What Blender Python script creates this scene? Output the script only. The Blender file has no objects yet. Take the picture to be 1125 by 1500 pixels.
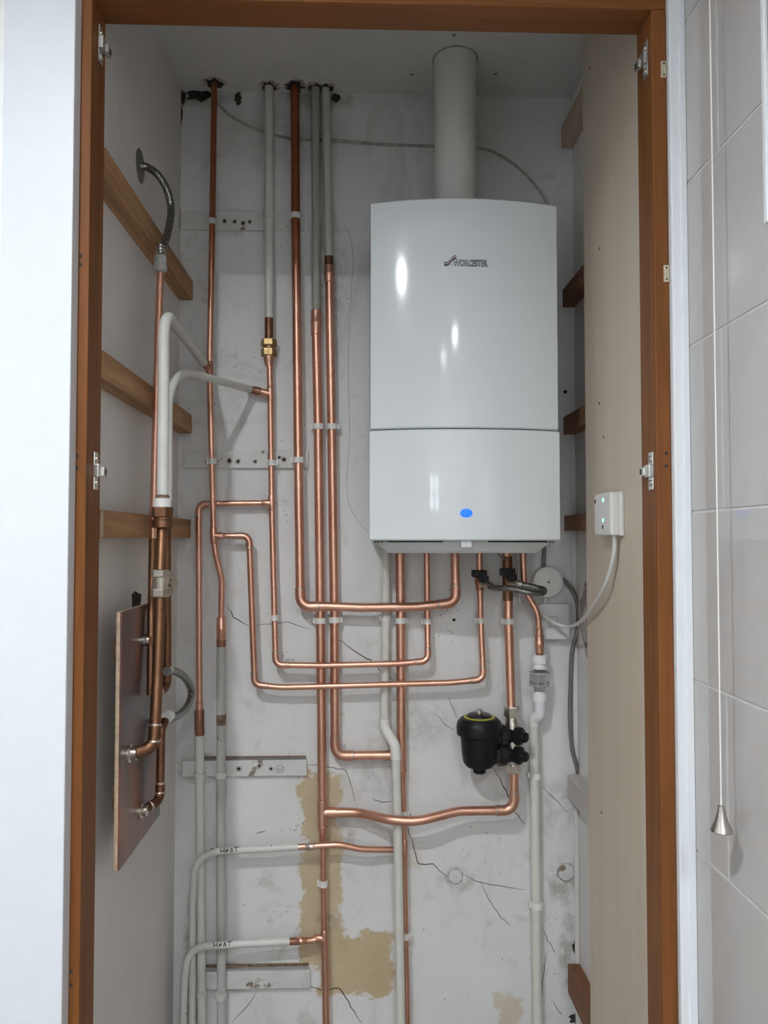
import bpy, bmesh, math, random
from mathutils import Vector, Matrix, Euler, noise
random.seed(7)
rad = math.radians
scene = bpy.context.scene
C = scene.collection

# ------------------------------------------------------------------ camera
F = 1130.0                       # focal length in pixels of the 1125x1500 frame
CAM = Vector((0, 0, 1.3))
ROT = Euler((rad(90 + 1.93), 0, rad(-1.8)), 'XYZ').to_matrix()
cd = bpy.data.cameras.new('camera')
cd.sensor_fit = 'HORIZONTAL'; cd.sensor_width = 36.0; cd.lens = 36.0 * F / 1125.0
cd.clip_start = 0.02
cam = bpy.data.objects.new('camera', cd); C.objects.link(cam)
cam.location = CAM; cam.rotation_euler = ROT.to_euler()
scene.camera = cam
# ------------------------------------------------------------------ world, exposure, lamps
w = bpy.data.worlds.new('world'); scene.world = w; w.use_nodes = True
w.node_tree.nodes['Background'].inputs[0].default_value = (.8, .88, 1, 1)
w.node_tree.nodes['Background'].inputs[1].default_value = 0.02
vs = scene.view_settings
vs.view_transform = 'Standard'; vs.look = 'None'; vs.gamma = 1.0; vs.use_curve_mapping = False
vs.exposure = -0.42
LAMP_POWER = (3300.0, 2800.0, 2500.0)           # emission of each downlight lens
LAMP_XY = ((-.50, .10), (.33, -1.0), (.05, -1.5))
LAMP_COL = (.93, .97, 1.0)

# ------------------------------------------------------------------ main dimensions (metres)
D = 1.93            # back wall of the cupboard
XL, XR = -.452, .545
JL, JR = -.418, .464    # inner faces of the door jambs
JF, JB = 1.19, 1.255    # front and back of the jambs
HB = 2.144              # underside of the head of the frame
ZC = 2.431              # ceilings
TX = .513               # tiled wall of the bathroom
RX0, RY0 = -1.35, -1.9  # far sides of the bathroom

def ray(px, py):
    return ROT @ Vector(((px - 562.5) / F, (750 - py) / F, -1.0))
def onY(px, py, Y):
    d = ray(px, py); return CAM + d * (Y / d.y)
def onX(px, py, X):
    d = ray(px, py); return CAM + d * (X / d.x)
def T(px, s):                   # where a riser seen at column px enters the ceiling
    p = onY(px, 125, D - s); return Vector((p.x, D - s, ZC + .004))
def W(px, py, s=0.0):           # a point s in front of the back wall
    return onY(px, py, D - s)

# ------------------------------------------------------------------ materials
MATS = {}
class NT:
    def __init__(s, name):
        s.m = bpy.data.materials.new(name); s.m.use_nodes = True
        s.t = s.m.node_tree; s.n = s.t.nodes; s.l = s.t.links
        s.b = s.n['Principled BSDF']; MATS[name] = s.m
        s._p = None
    def node(s, typ, **kw):
        n = s.n.new(typ)
        for k, v in kw.items(): setattr(n, k, v)
        return n
    def put(s, sock, v):
        if isinstance(v, bpy.types.NodeSocket): s.l.new(v, sock)
        elif isinstance(v, (tuple, list)) and sock.type == 'RGBA' and len(v) == 3: sock.default_value = (*v, 1)
        else: sock.default_value = v
    def set(s, **kw):
        for k, v in kw.items(): s.put(s.b.inputs[k.replace('_', ' ')], v)
        return s
    def pos(s, obj=False):
        if obj: return s.node('ShaderNodeTexCoord').outputs['Object']
        if not s._p: s._p = s.node('ShaderNodeNewGeometry').outputs['Position']
        return s._p
    def scale(s, v, sc):
        n = s.node('ShaderNodeMapping'); s.put(n.inputs[0], v); n.inputs['Scale'].default_value = sc
        return n.outputs[0]
    def noise(s, v, sc, det=4, rough=.55, dist=0, col=False):
        n = s.node('ShaderNodeTexNoise'); s.put(n.inputs['Vector'], v)
        n.inputs['Scale'].default_value = sc; n.inputs['Detail'].default_value = det
        n.inputs['Roughness'].default_value = rough; n.inputs['Distortion'].default_value = dist
        return n.outputs['Color' if col else 'Fac']
    def ramp(s, f, stops):
        n = s.node('ShaderNodeValToRGB'); s.put(n.inputs[0], f)
        e = n.color_ramp.elements
        while len(e) < len(stops): e.new(.5)
        for i, (p, c) in enumerate(stops):
            e[i].position = p; e[i].color = (*c, 1) if len(c) == 3 else c
        return n.outputs[0]
    def mix(s, f, a, b, mode='MIX'):
        n = s.node('ShaderNodeMixRGB', blend_type=mode)
        s.put(n.inputs[0], f); s.put(n.inputs[1], a); s.put(n.inputs[2], b)
        return n.outputs[0]
    def math(s, op, a, b=0.0, c=0.0, clamp=False):
        n = s.node('ShaderNodeMath', operation=op, use_clamp=clamp)
        s.put(n.inputs[0], a); s.put(n.inputs[1], b); s.put(n.inputs[2], c)
        return n.outputs[0]
    def sep(s, v):
        n = s.node('ShaderNodeSeparateXYZ'); s.put(n.inputs[0], v); return n.outputs
    def step(s, v, a, b):
        n = s.node('ShaderNodeMapRange', interpolation_type='SMOOTHSTEP')
        s.put(n.inputs[0], v); n.inputs[1].default_value = a; n.inputs[2].default_value = b
        return n.outputs[0]
    def bump(s, h, strength=.3, dist=.002):
        n = s.node('ShaderNodeBump'); s.put(n.inputs['Height'], h)
        n.inputs['Strength'].default_value = strength; n.inputs['Distance'].default_value = dist
        s.l.new(n.outputs[0], s.b.inputs['Normal'])
        return s

def plain(name, col, rough=.5, metal=0.0, var=.12, sc=30, bump=0.0, **kw):
    t = NT(name); n = t.noise(t.pos(), sc)
    dark = tuple(c * (1 - var) for c in col); light = tuple(min(1, c * (1 + var * .6)) for c in col)
    t.set(Base_Color=t.ramp(n, [(.3, dark), (.7, light)]), Roughness=rough, Metallic=metal, **kw)
    if bump: t.bump(t.noise(t.pos(), sc * 8), bump, .001)
    return t

# plaster with grime; the back wall also carries bare plaster patches
def plaster(name, base=(.70, .69, .66), patches=(), grime=.5, soots=()):
    t = NT(name); p = t.pos()
    big = t.noise(p, 2.6, 5, .6); fine = t.noise(p, 40, 5, .7); mid = t.noise(p, 11, 6, .65, .6)
    col = t.ramp(big, [(.3, tuple(c * .90 for c in base)), (.65, base)])
    smear = t.math('MULTIPLY', t.step(mid, .56, .75), grime)
    col = t.mix(smear, col, (base[0] * .62, base[1] * .60, base[2] * .56))
    soot = t.math('MULTIPLY', t.step(t.noise(t.scale(p, (1.6, 1.6, .7)), 4.2, 6, .7, .8), .54, .74), .55 * grime)
    col = t.mix(soot, col, (base[0] * .50, base[1] * .48, base[2] * .44))
    scr = t.step(t.noise(t.scale(p, (9, 9, 1.4)), 6, 3, .6, 2.5), .70, .73)
    col = t.mix(t.math('MULTIPLY', scr, .35 * grime), col, (.30, .28, .26))
    spots = t.step(t.noise(p, 95, 2, .5), .74, .78)
    col = t.mix(t.math('MULTIPLY', spots, .5 * grime), col, (.12, .10, .09))
    if patches:
        x, y, z = t.sep(p)
        wob = t.math('MULTIPLY_ADD', t.noise(p, 12, 6, .7), .13, -.065)
        wob2 = t.math('MULTIPLY_ADD', t.noise(t.scale(p, (1, 1, 1.3)), 15, 6, .68), .11, -.055)
        total = None
        for (cx, cz, hx, hz, amt) in patches:
            dx = t.math('SUBTRACT', t.math('ABSOLUTE', t.math('ADD', t.math('SUBTRACT', x, cx), wob)), hx)
            dz = t.math('SUBTRACT', t.math('ABSOLUTE', t.math('ADD', t.math('SUBTRACT', z, cz), wob2)), hz)
            m = t.math('MULTIPLY', t.step(t.math('MAXIMUM', dx, dz), .006, -.006), amt)
            total = m if total is None else t.math('MAXIMUM', total, m)
        tan = t.ramp(t.noise(p, 9, 4), [(.3, (.48, .37, .22)), (.7, (.60, .49, .32))])
        col = t.mix(total, col, tan)
        dn = t.step(t.noise(p, 26, 6, .7), .36, .62); tot = None
        for (cx, cz, hx, hz, amt) in soots:
            u = t.math('DIVIDE', t.math('SUBTRACT', x, cx), hx); v = t.math('DIVIDE', t.math('SUBTRACT', z, cz), hz)
            rr = t.math('ADD', t.math('MULTIPLY', u, u), t.math('MULTIPLY', v, v))
            m = t.math('MULTIPLY', t.step(rr, 1.2, .1), amt); tot = m if tot is None else t.math('MAXIMUM', tot, m)
        if tot is not None: col = t.mix(t.math('MULTIPLY', tot, dn), col, (.20, .165, .13))
    t.set(Base_Color=col, Roughness=.62)
    t.bump(t.math('ADD', t.math('MULTIPLY', mid, 1.0), t.math('MULTIPLY', fine, .35)), .35, .004)
    return t
def pc(px, py, wpx, hpx, amt=1.0):
    p = W(px, py); return (p.x, p.z, wpx / 2 / F * D, hpx / 2 / F * D, amt)
plaster('plaster_back', (.75, .75, .74), [pc(468, 1270, 52, 270, .95), pc(520, 1412, 112, 88, 1.0), pc(480, 1230, 40, 90, .9),
                             pc(745, 1485, 36, 50, .55), pc(600, 1262, 30, 16, .35), pc(495, 1042, 22, 8, .5)], .6,
    [pc(292, 1125, 70, 50, .75), pc(325, 1432, 90, 60, .7), pc(470, 138, 150, 60, .55), pc(300, 135, 110, 50, .6), pc(667, 1290, 60, 44, .45), pc(826, 1290, 60, 80, .6),
     pc(835, 1400, 40, 130, .55), pc(345, 327, 110, 44, .45), pc(480, 400, 60, 220, .4), pc(600, 1060, 140, 90, .25), pc(540, 1140, 150, 90, .25), pc(282, 1420, 30, 260, .7),
     pc(500, 1225, 50, 60, .5), pc(480, 1350, 40, 40, .5), pc(860, 820, 60, 60, .35), pc(420, 200, 240, 120, .25), pc(820, 1180, 60, 90, .3), pc(760, 860, 90, 120, .2)])
plaster('plaster_side', (.79, .765, .74), (), .18)
plaster('plaster_ceiling', (.70, .69, .67), (), .35)
plain('room_paint', (.86, .86, .86), .5, var=.03)
plain('room_floor', (.30, .29, .28), .35, var=.2, sc=4)
plain('gloss_white_trim', (.70, .73, .77), .30, var=.02)
plain('upvc_white', (.80, .83, .86), .28, var=.02)

def wood(name, c0, c1, rough, axis, sc=1.0, ring=60, bump=.15, gloss=0):
    t = NT(name); st = [38 * sc] * 3; st[axis] = 1.6 * sc
    p = t.scale(t.pos(), tuple(st))
    n = t.noise(p, 1.0, 6, .6, .8); n2 = t.noise(t.scale(t.pos(), tuple(4 * q for q in st)), 1.0, 3, .6)
    f = t.math('ADD', t.math('MULTIPLY', n, .75), t.math('MULTIPLY', n2, .25))
    big = t.noise(t.pos(), 5, 3)
    col = t.ramp(f, [(.32, c0), (.66, c1)])
    col = t.mix(t.math('MULTIPLY', t.step(big, .45, .8), .35), col, c0)
    t.set(Base_Color=col, Roughness=rough, Specular_IOR_Level=.22)
    if gloss: t.set(Coat_Weight=gloss, Coat_Roughness=.25)
    t.bump(f, bump, .002)
    return t
wood('jamb_wood', (.135, .047, .012), (.24, .088, .024), .5, 2)
wood('head_wood', (.135, .047, .012), (.24, .088, .024), .5, 0)
wood('batten_wood', (.27, .135, .06), (.54, .32, .165), .65, 1, .8)
wood('batten_dark', (.17, .075, .04), (.30, .15, .085), .65, 1, .8)
wood('batten_pale', (.40, .31, .21), (.56, .46, .34), .7, 1, .8)
wood('batten_painted', (.50, .46, .44), (.62, .58, .56), .6, 1, .8)
wood('plywood', (.60, .515, .41), (.68, .595, .485), .6, 2, .3, bump=.03)
plain('ply_edge', (.60, .45, .32), .7, var=.25, sc=90)
# board behind the shower pipes: dark heat-stained film face
t = NT('stained_board'); p = t.scale(t.pos(), (1, 2.2, 1.0))
t.set(Base_Color=t.ramp(t.noise(p, 5.5, 3, .5, .6), [(.34, (.05, .042, .05)), (.5, (.11, .06, .052)), (.66, (.23, .085, .05))]), Roughness=.30)

def copper(name, c0, c1, dark, rough, tarn=.5):
    t = NT(name); p = t.pos()
    n = t.noise(t.scale(p, (14, 14, 9)), 1.0, 3, .5); n2 = t.noise(p, 55, 4, .65)
    col = t.ramp(n, [(.3, c0), (.7, c1)])
    col = t.mix(t.math('MULTIPLY', t.step(n2, .55, .75), tarn), col, dark)
    t.set(Base_Color=col, Metallic=1.0, Roughness=t.math('MULTIPLY_ADD', n2, .22, rough - .09))
    return t
copper('copper', (.66, .355, .25), (.78, .455, .34), (.45, .22, .14), .36, .4)
copper('copper_fitting', (.64, .35, .25), (.76, .45, .34), (.42, .22, .14), .38, .5)
t = copper('copper_header_reflect', (.66, .355, .25), (.78, .455, .34), (.45, .22, .14), .36, .4)  # redder towards the top: the brown frame head's reflection painted into the copper colour
zz = t.sep(t.pos())[2]; old = t.step(t.math('ADD', zz, t.math('MULTIPLY', t.noise(t.pos(), 12, 4), .16)), 1.90, 2.16)  # mask of the painted reflection, growing with height, edge broken by noise
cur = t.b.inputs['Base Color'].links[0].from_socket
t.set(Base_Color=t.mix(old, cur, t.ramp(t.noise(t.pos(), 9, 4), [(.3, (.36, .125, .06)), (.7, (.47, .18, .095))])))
copper('copper_red', (.40, .125, .065), (.52, .19, .10), (.27, .08, .045), .36, .5)
copper('copper_brown', (.17, .085, .05), (.28, .15, .085), (.10, .055, .035), .46, .7)
copper('copper_dirty', (.33, .16, .11), (.46, .24, .17), (.14, .08, .06), .55, .8)
copper('solder', (.55, .46, .40), (.66, .55, .48), (.35, .27, .22), .4, .4)
copper('brass_old', (.30, .20, .09), (.52, .37, .18), (.14, .09, .05), .38, .6)
copper('nickel', (.56, .52, .45), (.72, .68, .60), (.36, .31, .25), .27, .4)
plain('steel', (.62, .61, .58), .26, 1.0)
plain('brushed_steel', (.50, .47, .43), .30, 1.0)
t = NT('braid'); p = t.pos()
bw = t.node('ShaderNodeTexChecker'); t.put(bw.inputs['Vector'], p); bw.inputs['Scale'].default_value = 330
t.set(Base_Color=t.mix(bw.outputs['Fac'], (.40, .40, .385), (.13, .13, .125)), Metallic=1.0, Roughness=.36)
# painted pipe, paint chipped away to old metal in places
def painted(name, col, chip, lo, hi):
    t = NT(name); p = t.pos()
    n = t.noise(t.scale(p, (1, 1, .8)), 30, 5, .6)
    c = t.ramp(t.noise(p, 14, 4), [(.3, tuple(q * .86 for q in col)), (.7, col)])
    t.set(Base_Color=t.mix(t.step(n, lo, hi), c, chip), Roughness=.42)
    t.bump(t.noise(p, 70, 4), .2, .001)
painted('paint_white', (.70, .70, .66), (.20, .15, .11), .69, .71)
painted('paint_cream', (.60, .59, .52), (.22, .16, .11), .68, .70)
painted('paint_grey', (.50, .50, .48), (.15, .11, .085), .645, .67)
painted('paint_drab', (.40, .395, .35), (.16, .12, .08), .67, .70)
painted('paint_clip', (.66, .66, .63), (.4, .38, .34), .7, .8)
painted('paint_board', (.68, .68, .66), (.22, .17, .12), .63, .69)
plain('plastic_white', (.78, .77, .74), .38, var=.04)
plain('plastic_waste', (.68, .68, .62), .36, var=.05)
plain('plastic_bright', (.84, .84, .86), .32, var=.02)
plain('plastic_grey', (.40, .41, .39), .45, var=.05)
plain('plate_white', (.70, .68, .70), .35, var=.03)
plain('flue_white', (.72, .72, .69), .42, var=.02)
plain('boiler_white', (.69, .725, .745), .10, var=.01)
plain('boiler_gloss', (.70, .73, .745), .06, var=.01)
plain('tray_white', (.66, .68, .68), .45, var=.03)
plain('black_plastic', (.009, .009, .011), .42, var=.2, Specular_IOR_Level=.25)
plain('black_gloss', (.015, .015, .016), .25, var=.1)
plain('yellow_ring', (.45, .46, .06), .5)
plain('cable_grey', (.17, .16, .15), .45, var=.2)
plain('cable_painted', (.42, .41, .38), .55, var=.45, sc=60)
plain('cable_white', (.70, .69, .66), .4, var=.05)
plain('hole_dark', (.035, .03, .026), .9, var=.5)
plain('torn_plaster', (.46, .42, .39), .9, var=.5, sc=70, bump=.6)
plain('ink', (.02, .02, .022), .7)
plain('pencil', (.10, .095, .09), .8)
plain('crack_dark', (.09, .075, .065), .9)
plain('crack_soft', (.60, .59, .57), .9)
plain('rust_edge', (.22, .15, .10), .9, var=.5, sc=80)
plain('badge_dark', (.05, .035, .05), .4)
plain('badge_silver', (.62, .62, .64), .25, .9)
plain('badge_plum', (.16, .07, .11), .4)
plain('cord_white', (.80, .80, .78), .6, var=.03)
plain('cream_metal', (.52, .45, .33), .5, var=.2, sc=90)
plain('grout', (.72, .71, .70), .8, var=.06)
t = NT('clear_plastic'); t.set(Base_Color=(.95, .96, .96), Roughness=.05, Transmission_Weight=.95, IOR=1.3, Alpha=1.0)
# stone-effect tile, glossy
t = NT('tile_stone'); p = t.pos()
x_, y_, z_ = t.sep(p)
cm = t.node('ShaderNodeCombineXYZ'); t.put(cm.inputs[0], t.math('ADD', t.math('MULTIPLY', y_, .77), t.math('MULTIPLY', z_, .64)))
t.put(cm.inputs[1], t.math('MULTIPLY', t.math('SUBTRACT', t.math('MULTIPLY', y_, .64), t.math('MULTIPLY', z_, .77)), .22))
n1 = t.noise(cm.outputs[0], 9, 6, .6, .3); n2 = t.noise(p, 3.5, 5, .6); n3 = t.noise(p, 70, 3, .6)
col = t.ramp(n1, [(.3, (.505, .49, .472)), (.52, (.535, .52, .505)), (.75, (.565, .55, .535))])
col = t.mix(t.math('MULTIPLY', t.step(n2, .40, .85), .10), col, (.51, .49, .47))
col = t.mix(t.math('MULTIPLY', t.step(n3, .72, .77), .3), col, (.25, .23, .21))
t.set(Base_Color=col, Roughness=.07, Specular_IOR_Level=.5)

def emit(name, col, s):
    t = NT(name); t.set(Base_Color=(.02, .02, .02), Emission_Color=col, Emission_Strength=s); return t
emit('led_blue', (.004, .15, 1.0), 2.0)
emit('led_green', (.25, 1.0, .55), 3.0)
emit('window_lit', (.85, .93, 1.0), 14.0)
for i, pw in enumerate(LAMP_POWER): emit('lamp_lens_%d' % i, LAMP_COL, pw)

# ------------------------------------------------------------------ mesh helpers
class MB:
    def __init__(s): s.bm = bmesh.new(); s.sharp = False
    def box(s, a, b, bev=0):
        vs = [s.bm.verts.new((x, y, z)) for x in (a[0], b[0]) for y in (a[1], b[1]) for z in (a[2], b[2])]
        for f in ((0,1,3,2),(4,6,7,5),(0,4,5,1),(2,3,7,6),(0,2,6,4),(1,5,7,3)):
            s.bm.faces.new([vs[i] for i in f])
        if bev:
            es = set(e for v in vs for e in v.link_edges)
            bmesh.ops.bevel(s.bm, geom=list(es), offset=bev, segments=2, profile=.6, affect='EDGES')
        return s
    def frame(s, d):
        d = d.normalized(); u = Vector((0, 0, 1)) if abs(d.z) < .9 else Vector((0, -1, 0))
        a = d.cross(u).normalized(); return a, a.cross(d).normalized()
    def ringloft(s, rings, cap=True, close=False):
        vr = [[s.bm.verts.new(p) for p in r] for r in rings]
        n = len(vr[0])
        for a, b in zip(vr, vr[1:]):
            for i in range(n): s.bm.faces.new((a[i], a[(i+1) % n], b[(i+1) % n], b[i]))
        if cap:
            s.bm.faces.new(vr[0][::-1]); s.bm.faces.new(vr[-1])
        return s
    def tube(s, pts, r, seg=16, flat=1.0):
        pts = [Vector(p) for p in pts]
        tang = []
        for i in range(len(pts)):
            a = pts[max(0, i-1)]; b = pts[min(len(pts)-1, i+1)]; tang.append((b - a).normalized())
        a, b = s.frame(tang[0]); rings = []
        for i, (p, tg) in enumerate(zip(pts, tang)):
            a = (a - tg * a.dot(tg)).normalized(); b = tg.cross(a)
            rr = r[i] if isinstance(r, (list, tuple)) else r
            rings.append([p + (a * math.cos(k*2*math.pi/seg) + b * math.sin(k*2*math.pi/seg) * flat) * rr for k in range(seg)])
        return s.ringloft(rings)
    def lathe(s, o, d, prof, seg=24):       # prof: (distance along d, radius)
        o = Vector(o); d = Vector(d).normalized(); a, b = s.frame(d)
        rings = [[o + d * t_ + (a * math.cos(k*2*math.pi/seg) + b * math.sin(k*2*math.pi/seg)) * max(r, 1e-5) for k in range(seg)] for t_, r in prof]
        return s.ringloft(rings)
    def hexnut(s, o, d, h, r):
        return s.lathe(o, d, [(0, r*.92), (h*.12, r), (h*.88, r), (h, r*.92)], 6)
    def prism(s, poly, d):                  # closed polygon of points extruded by vector d
        a = [s.bm.verts.new(p) for p in poly]; b = [s.bm.verts.new(Vector(p) + Vector(d)) for p in poly]
        n = len(a)
        for i in range(n): s.bm.faces.new((a[i], a[(i+1) % n], b[(i+1) % n], b[i]))
        s.bm.faces.new(a[::-1]); s.bm.faces.new(b)
        return s
    def build(s, name, mat, parent=None, smooth=True, angle=35):
        bmesh.ops.recalc_face_normals(s.bm, faces=s.bm.faces)
        me = bpy.data.meshes.new(name); s.bm.to_mesh(me); s.bm.free()
        me.materials.append(MATS[mat])
        if smooth:
            for pl in me.polygons: pl.use_smooth = True
            me.set_sharp_from_angle(angle=rad(angle))
        o = bpy.data.objects.new(name, me); C.objects.link(o)
        if parent: o.parent = parent
        return o

def tag(o, label, cat, group=None):
    o['label'] = label; o['category'] = cat
    if group: o['group'] = group
    return o
def thing(name, label, cat, group=None):
    o = bpy.data.objects.new(name, None); C.objects.link(o); o.empty_display_size = .05
    return tag(o, label, cat, group)
def struct(o):
    o['kind'] = 'structure'; return o
def boxo(name, a, b, mat, parent=None, bev=0):
    lo = [min(p, q) for p, q in zip(a, b)]; hi = [max(p, q) for p, q in zip(a, b)]
    return MB().box(lo, hi, bev).build(name, mat, parent, smooth=False)

def fillet(p, c, n, R, k=8):
    u = (p - c).normalized(); v = (n - c).normalized()
    th = math.pi - u.angle(v)
    if th < .01: return [c]
    tl = min(R * math.tan(th / 2), .48 * (p - c).length, .48 * (n - c).length)
    R = tl / math.tan(th / 2)
    bis = (u + v).normalized(); cen = c + bis * (R / math.cos(th / 2))
    a = c + u * tl - cen; b = c + v * tl - cen
    w_ = a.angle(b); sn = math.sin(w_)
    return [cen + (a * math.sin((1 - i / k) * w_) + b * math.sin(i / k * w_)) / sn for i in range(k + 1)]
def path(pts, R):                            # polyline with rounded corners
    out = [pts[0]]
    for i in range(1, len(pts) - 1): out += fillet(pts[i-1], pts[i], pts[i+1], R[i] if isinstance(R, (list, tuple)) else R)
    return out + [pts[-1]]
def spline(pts, k=8):
    P = [pts[0] * 2 - pts[1]] + pts + [pts[-1] * 2 - pts[-2]]; out = []
    for i in range(1, len(P) - 2):
        for j in range(k):
            t_ = j / k; a, b, c, d = P[i-1], P[i], P[i+1], P[i+2]
            out.append(.5 * ((2*b) + (c - a)*t_ + (2*a - 5*b + 4*c - d)*t_*t_ + (3*b - a - 3*c + d)*t_**3))
    return out + [pts[-1]]

# ---- plumbing parts
def run(parent, pts, r, mat='copper', fit='copper_fitting', name='pipe'):
    """pts: (Vector, kind); kind 'e' soldered elbow, a number = bend radius, None = straight through"""
    seg = [pts[0][0]]
    for i in range(1, len(pts)):
        p, k = pts[i]
        if k == 'e' and i < len(pts) - 1:
            a, c, b = pts[i-1][0], p, pts[i+1][0]
            u = (a - c).normalized(); v = (b - c).normalized(); R = r * 2.3; L = R + r * 1.7
            MB().tube(seg + [c + u * (R + r * .5)], r).build(name, mat, parent)
            fp = [c + u * L] + fillet(a, c, b, R) + [c + v * L]
            el = MB().tube(fp, r * 1.13).build('elbow', fit, parent)
            for q, d_ in ((c + u * L, u), (c + v * L, v)):
                MB().lathe(q - d_ * .0025, d_, [(0, r*1.16), (.001, r*1.2), (.0035, r*1.17), (.0045, r*1.02)], 16).build('solder_ring', 'solder', el)
            seg = [c + v * (R + r * .5)]
        elif i < len(pts) - 1 and isinstance(k, (int, float)):
            seg += fillet(pts[i-1][0], p, pts[i+1][0], k)
        else: seg.append(p)
    return MB().tube(seg, r).build(name, mat, parent)
def sleeve(parent, a, b, r, mat='copper_fitting', name='coupling', beads=True, k=1.14):
    L = (b - a).length; m = L / 2
    pr = [(0, r*1.03), (.0015, r*k), (m-.003, r*k), (m-.0015, r*(k+.07)), (m+.0015, r*(k+.07)), (m+.003, r*k), (L-.0015, r*k), (L, r*1.03)] if beads else \
         [(0, r*1.03), (.0015, r*k), (L-.0015, r*k), (L, r*1.03)]
    return MB().lathe(a, b - a, pr, 18).build(name, mat, parent)
def tee(parent, c, axis, branch, r, rb=None, mat='copper_fitting', L=None):
    rb = rb or r; L = L or r * 2.6; ax = axis.normalized(); br = branch.normalized()
    m = MB(); m.lathe(c - ax * L, ax, [(0, r*1.03), (.0015, r*1.15), (2*L-.0015, r*1.15), (2*L, r*1.03)], 18)
    m.lathe(c, br, [(0, rb*1.1), (r*1.1, rb*1.16), (r + rb*2.0, rb*1.15), (r + rb*2.0 + .0015, rb*1.03)], 18)
    return m.build('tee_fitting', mat, parent)
def clip(parent, p, r, mat='plastic_white', side=-1, old=False):
    """plastic pipe clip: band round the pipe, foot to the wall"""
    m = MB(); h = .0068
    m.lathe(p - Vector((0, 0, h)), (0, 0, 1), [(0, r+.0008), (0, r+.003), (2*h, r+.003), (2*h, r+.0008)], 18)
    m.box((p.x - r*.8, p.y, p.z - h), (p.x + r*.8, D - .001, p.z + h))
    if not old:
        x0 = p.x + side * (r + .001); m.box((min(x0, x0+side*.006), p.y + r*.1, p.z - h), (max(x0, x0+side*.006), p.y + r*1.2, p.z + h))
    return m.build('pipe_clip', mat, parent, angle=30)
def strokes(parent, lines, s, r=.0008, mat='ink', name='handwriting'):
    m = MB()
    for ln in lines:
        ln = [(a[0] + (b[0]-a[0])*k/6, a[1] + (b[1]-a[1])*k/6) for a, b in zip(ln, ln[1:]) for k in range(6)] + [ln[-1]]
        m.tube([W(x, y, s(x, y) if callable(s) else s) for x, y in ln], r, 6)
    return m.build(name, mat, parent)

# ================================================================== STRUCTURE
# --- cupboard shell
wall_back = struct(boxo('wall_back', (XL - .1, D, 0), (XR + .1, D + .1, ZC), 'plaster_back'))
wall_left = struct(boxo('wall_left', (XL - .1, JB, 0), (XL, D, ZC), 'plaster_side'))
wall_right = struct(boxo('wall_right', (XR, JB, 0), (XR + .1, D, ZC), 'plaster_side'))
ceiling = struct(boxo('ceiling', (XL - .1, JB, ZC), (XR + .1, D + .1, ZC + .1), 'plaster_ceiling'))
floor = struct(boxo('floor', (RX0, RY0, -.1), (XR + .1, D + .1, 0), 'room_floor'))
# --- bathroom shell in front of it
struct(boxo('wall_front', (RX0, JF, 0), (JL - .036, JB, ZC), 'room_paint'))
struct(boxo('wall_over_door', (JL - .036, JF, HB + .07), (XR + .1, JB, ZC), 'room_paint'))
struct(boxo('wall_front_right', (JR + .024, JF + .012, 0), (XR + .1, JB, HB + .07), 'room_paint'))
struct(boxo('wall_room_left', (RX0 - .1, RY0, 0), (RX0, JB, ZC), 'room_paint'))
wall_rear = struct(boxo('wall_rear', (RX0 - .1, RY0 - .1, 0), (TX + .1, RY0, ZC), 'room_paint'))
struct(boxo('ceiling_room', (RX0 - .1, RY0 - .1, ZC - .01), (TX + .1, JF, ZC + .1), 'room_paint'))
# --- tiled wall: every tile its own piece, grout bed behind
wall_tiled = struct(boxo('wall_tiled', (TX + .0016, RY0, 0), (TX + .1, JF, ZC - .011), 'grout'))
TH, TL = .258, .50
for kz in range(-1, 10):
    z0 = .052 + kz * TH; z1 = z0 + TH - .0035
    z0 = max(z0, .002); z1 = min(z1, ZC - .014)
    y = 1.07 if kz % 2 == 1 else 1.32
    y += .0
    while y > RY0:
        ya, yb = max(y - TL + .0035, RY0 + .002), min(y, JF - .002)
        if yb - ya > .02: MB().box((TX, ya, z0), (TX + .008, yb, z1), .0012).build('tile', 'tile_stone', wall_tiled, smooth=False)
        y -= TL
    if kz % 2 == 1: MB().box((TX, 1.0735, z0), (TX + .008, JF - .002, z1), .0012).build('tile', 'tile_stone', wall_tiled, smooth=False)
# --- door frame of the cupboard
fr = struct(bpy.data.objects.new('door_1', None)); C.objects.link(fr)
jl = boxo('jamb', (JL - .036, JF, 0), (JL, JB, HB), 'jamb_wood', fr, .0025)
jr = boxo('jamb', (JR, JF, 0), (JR + .024, JB, HB), 'jamb_wood', fr, .0025)
hd = boxo('frame_head', (JL - .036, JF, HB), (JR + .024, JB, HB + .07), 'head_wood', fr, .0025)
# old screw holes and filler dabs on the jamb fronts
for px, py in ((118, 375), (118, 388), (113, 668), (113, 686), (104, 1423), (104, 1443)):
    p = onY(px, py, JF); MB().lathe(p + Vector((0, .001, 0)), (0, -1, 0), [(0, .003), (.0014, .0028)], 10).build('screw_hole', 'hole_dark', fr)
for px, py in ((976, 664), (976, 683)):
    p = onY(px, py, JF); MB().lathe(p + Vector((0, .001, 0)), (0, -1, 0), [(0, .003), (.0014, .0028)], 10).build('screw_hole', 'hole_dark', fr)
# catch plates on the right jamb front
for px, py in ((972, 102), (976, 401)):
    p = onY(px, py, JF); pl = boxo('strike_plate', (p.x - .0045, JF - .002, p.z - .0135), (p.x + .0045, JF + .001, p.z + .0135), 'cream_metal', fr, .001)
    for dz in (-.009, .009): MB().lathe(p + Vector((0, -.0018, dz)), (0, -1, 0), [(0, .0017), (.0005, .0015)], 10).build('screw', 'hole_dark', pl)
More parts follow.
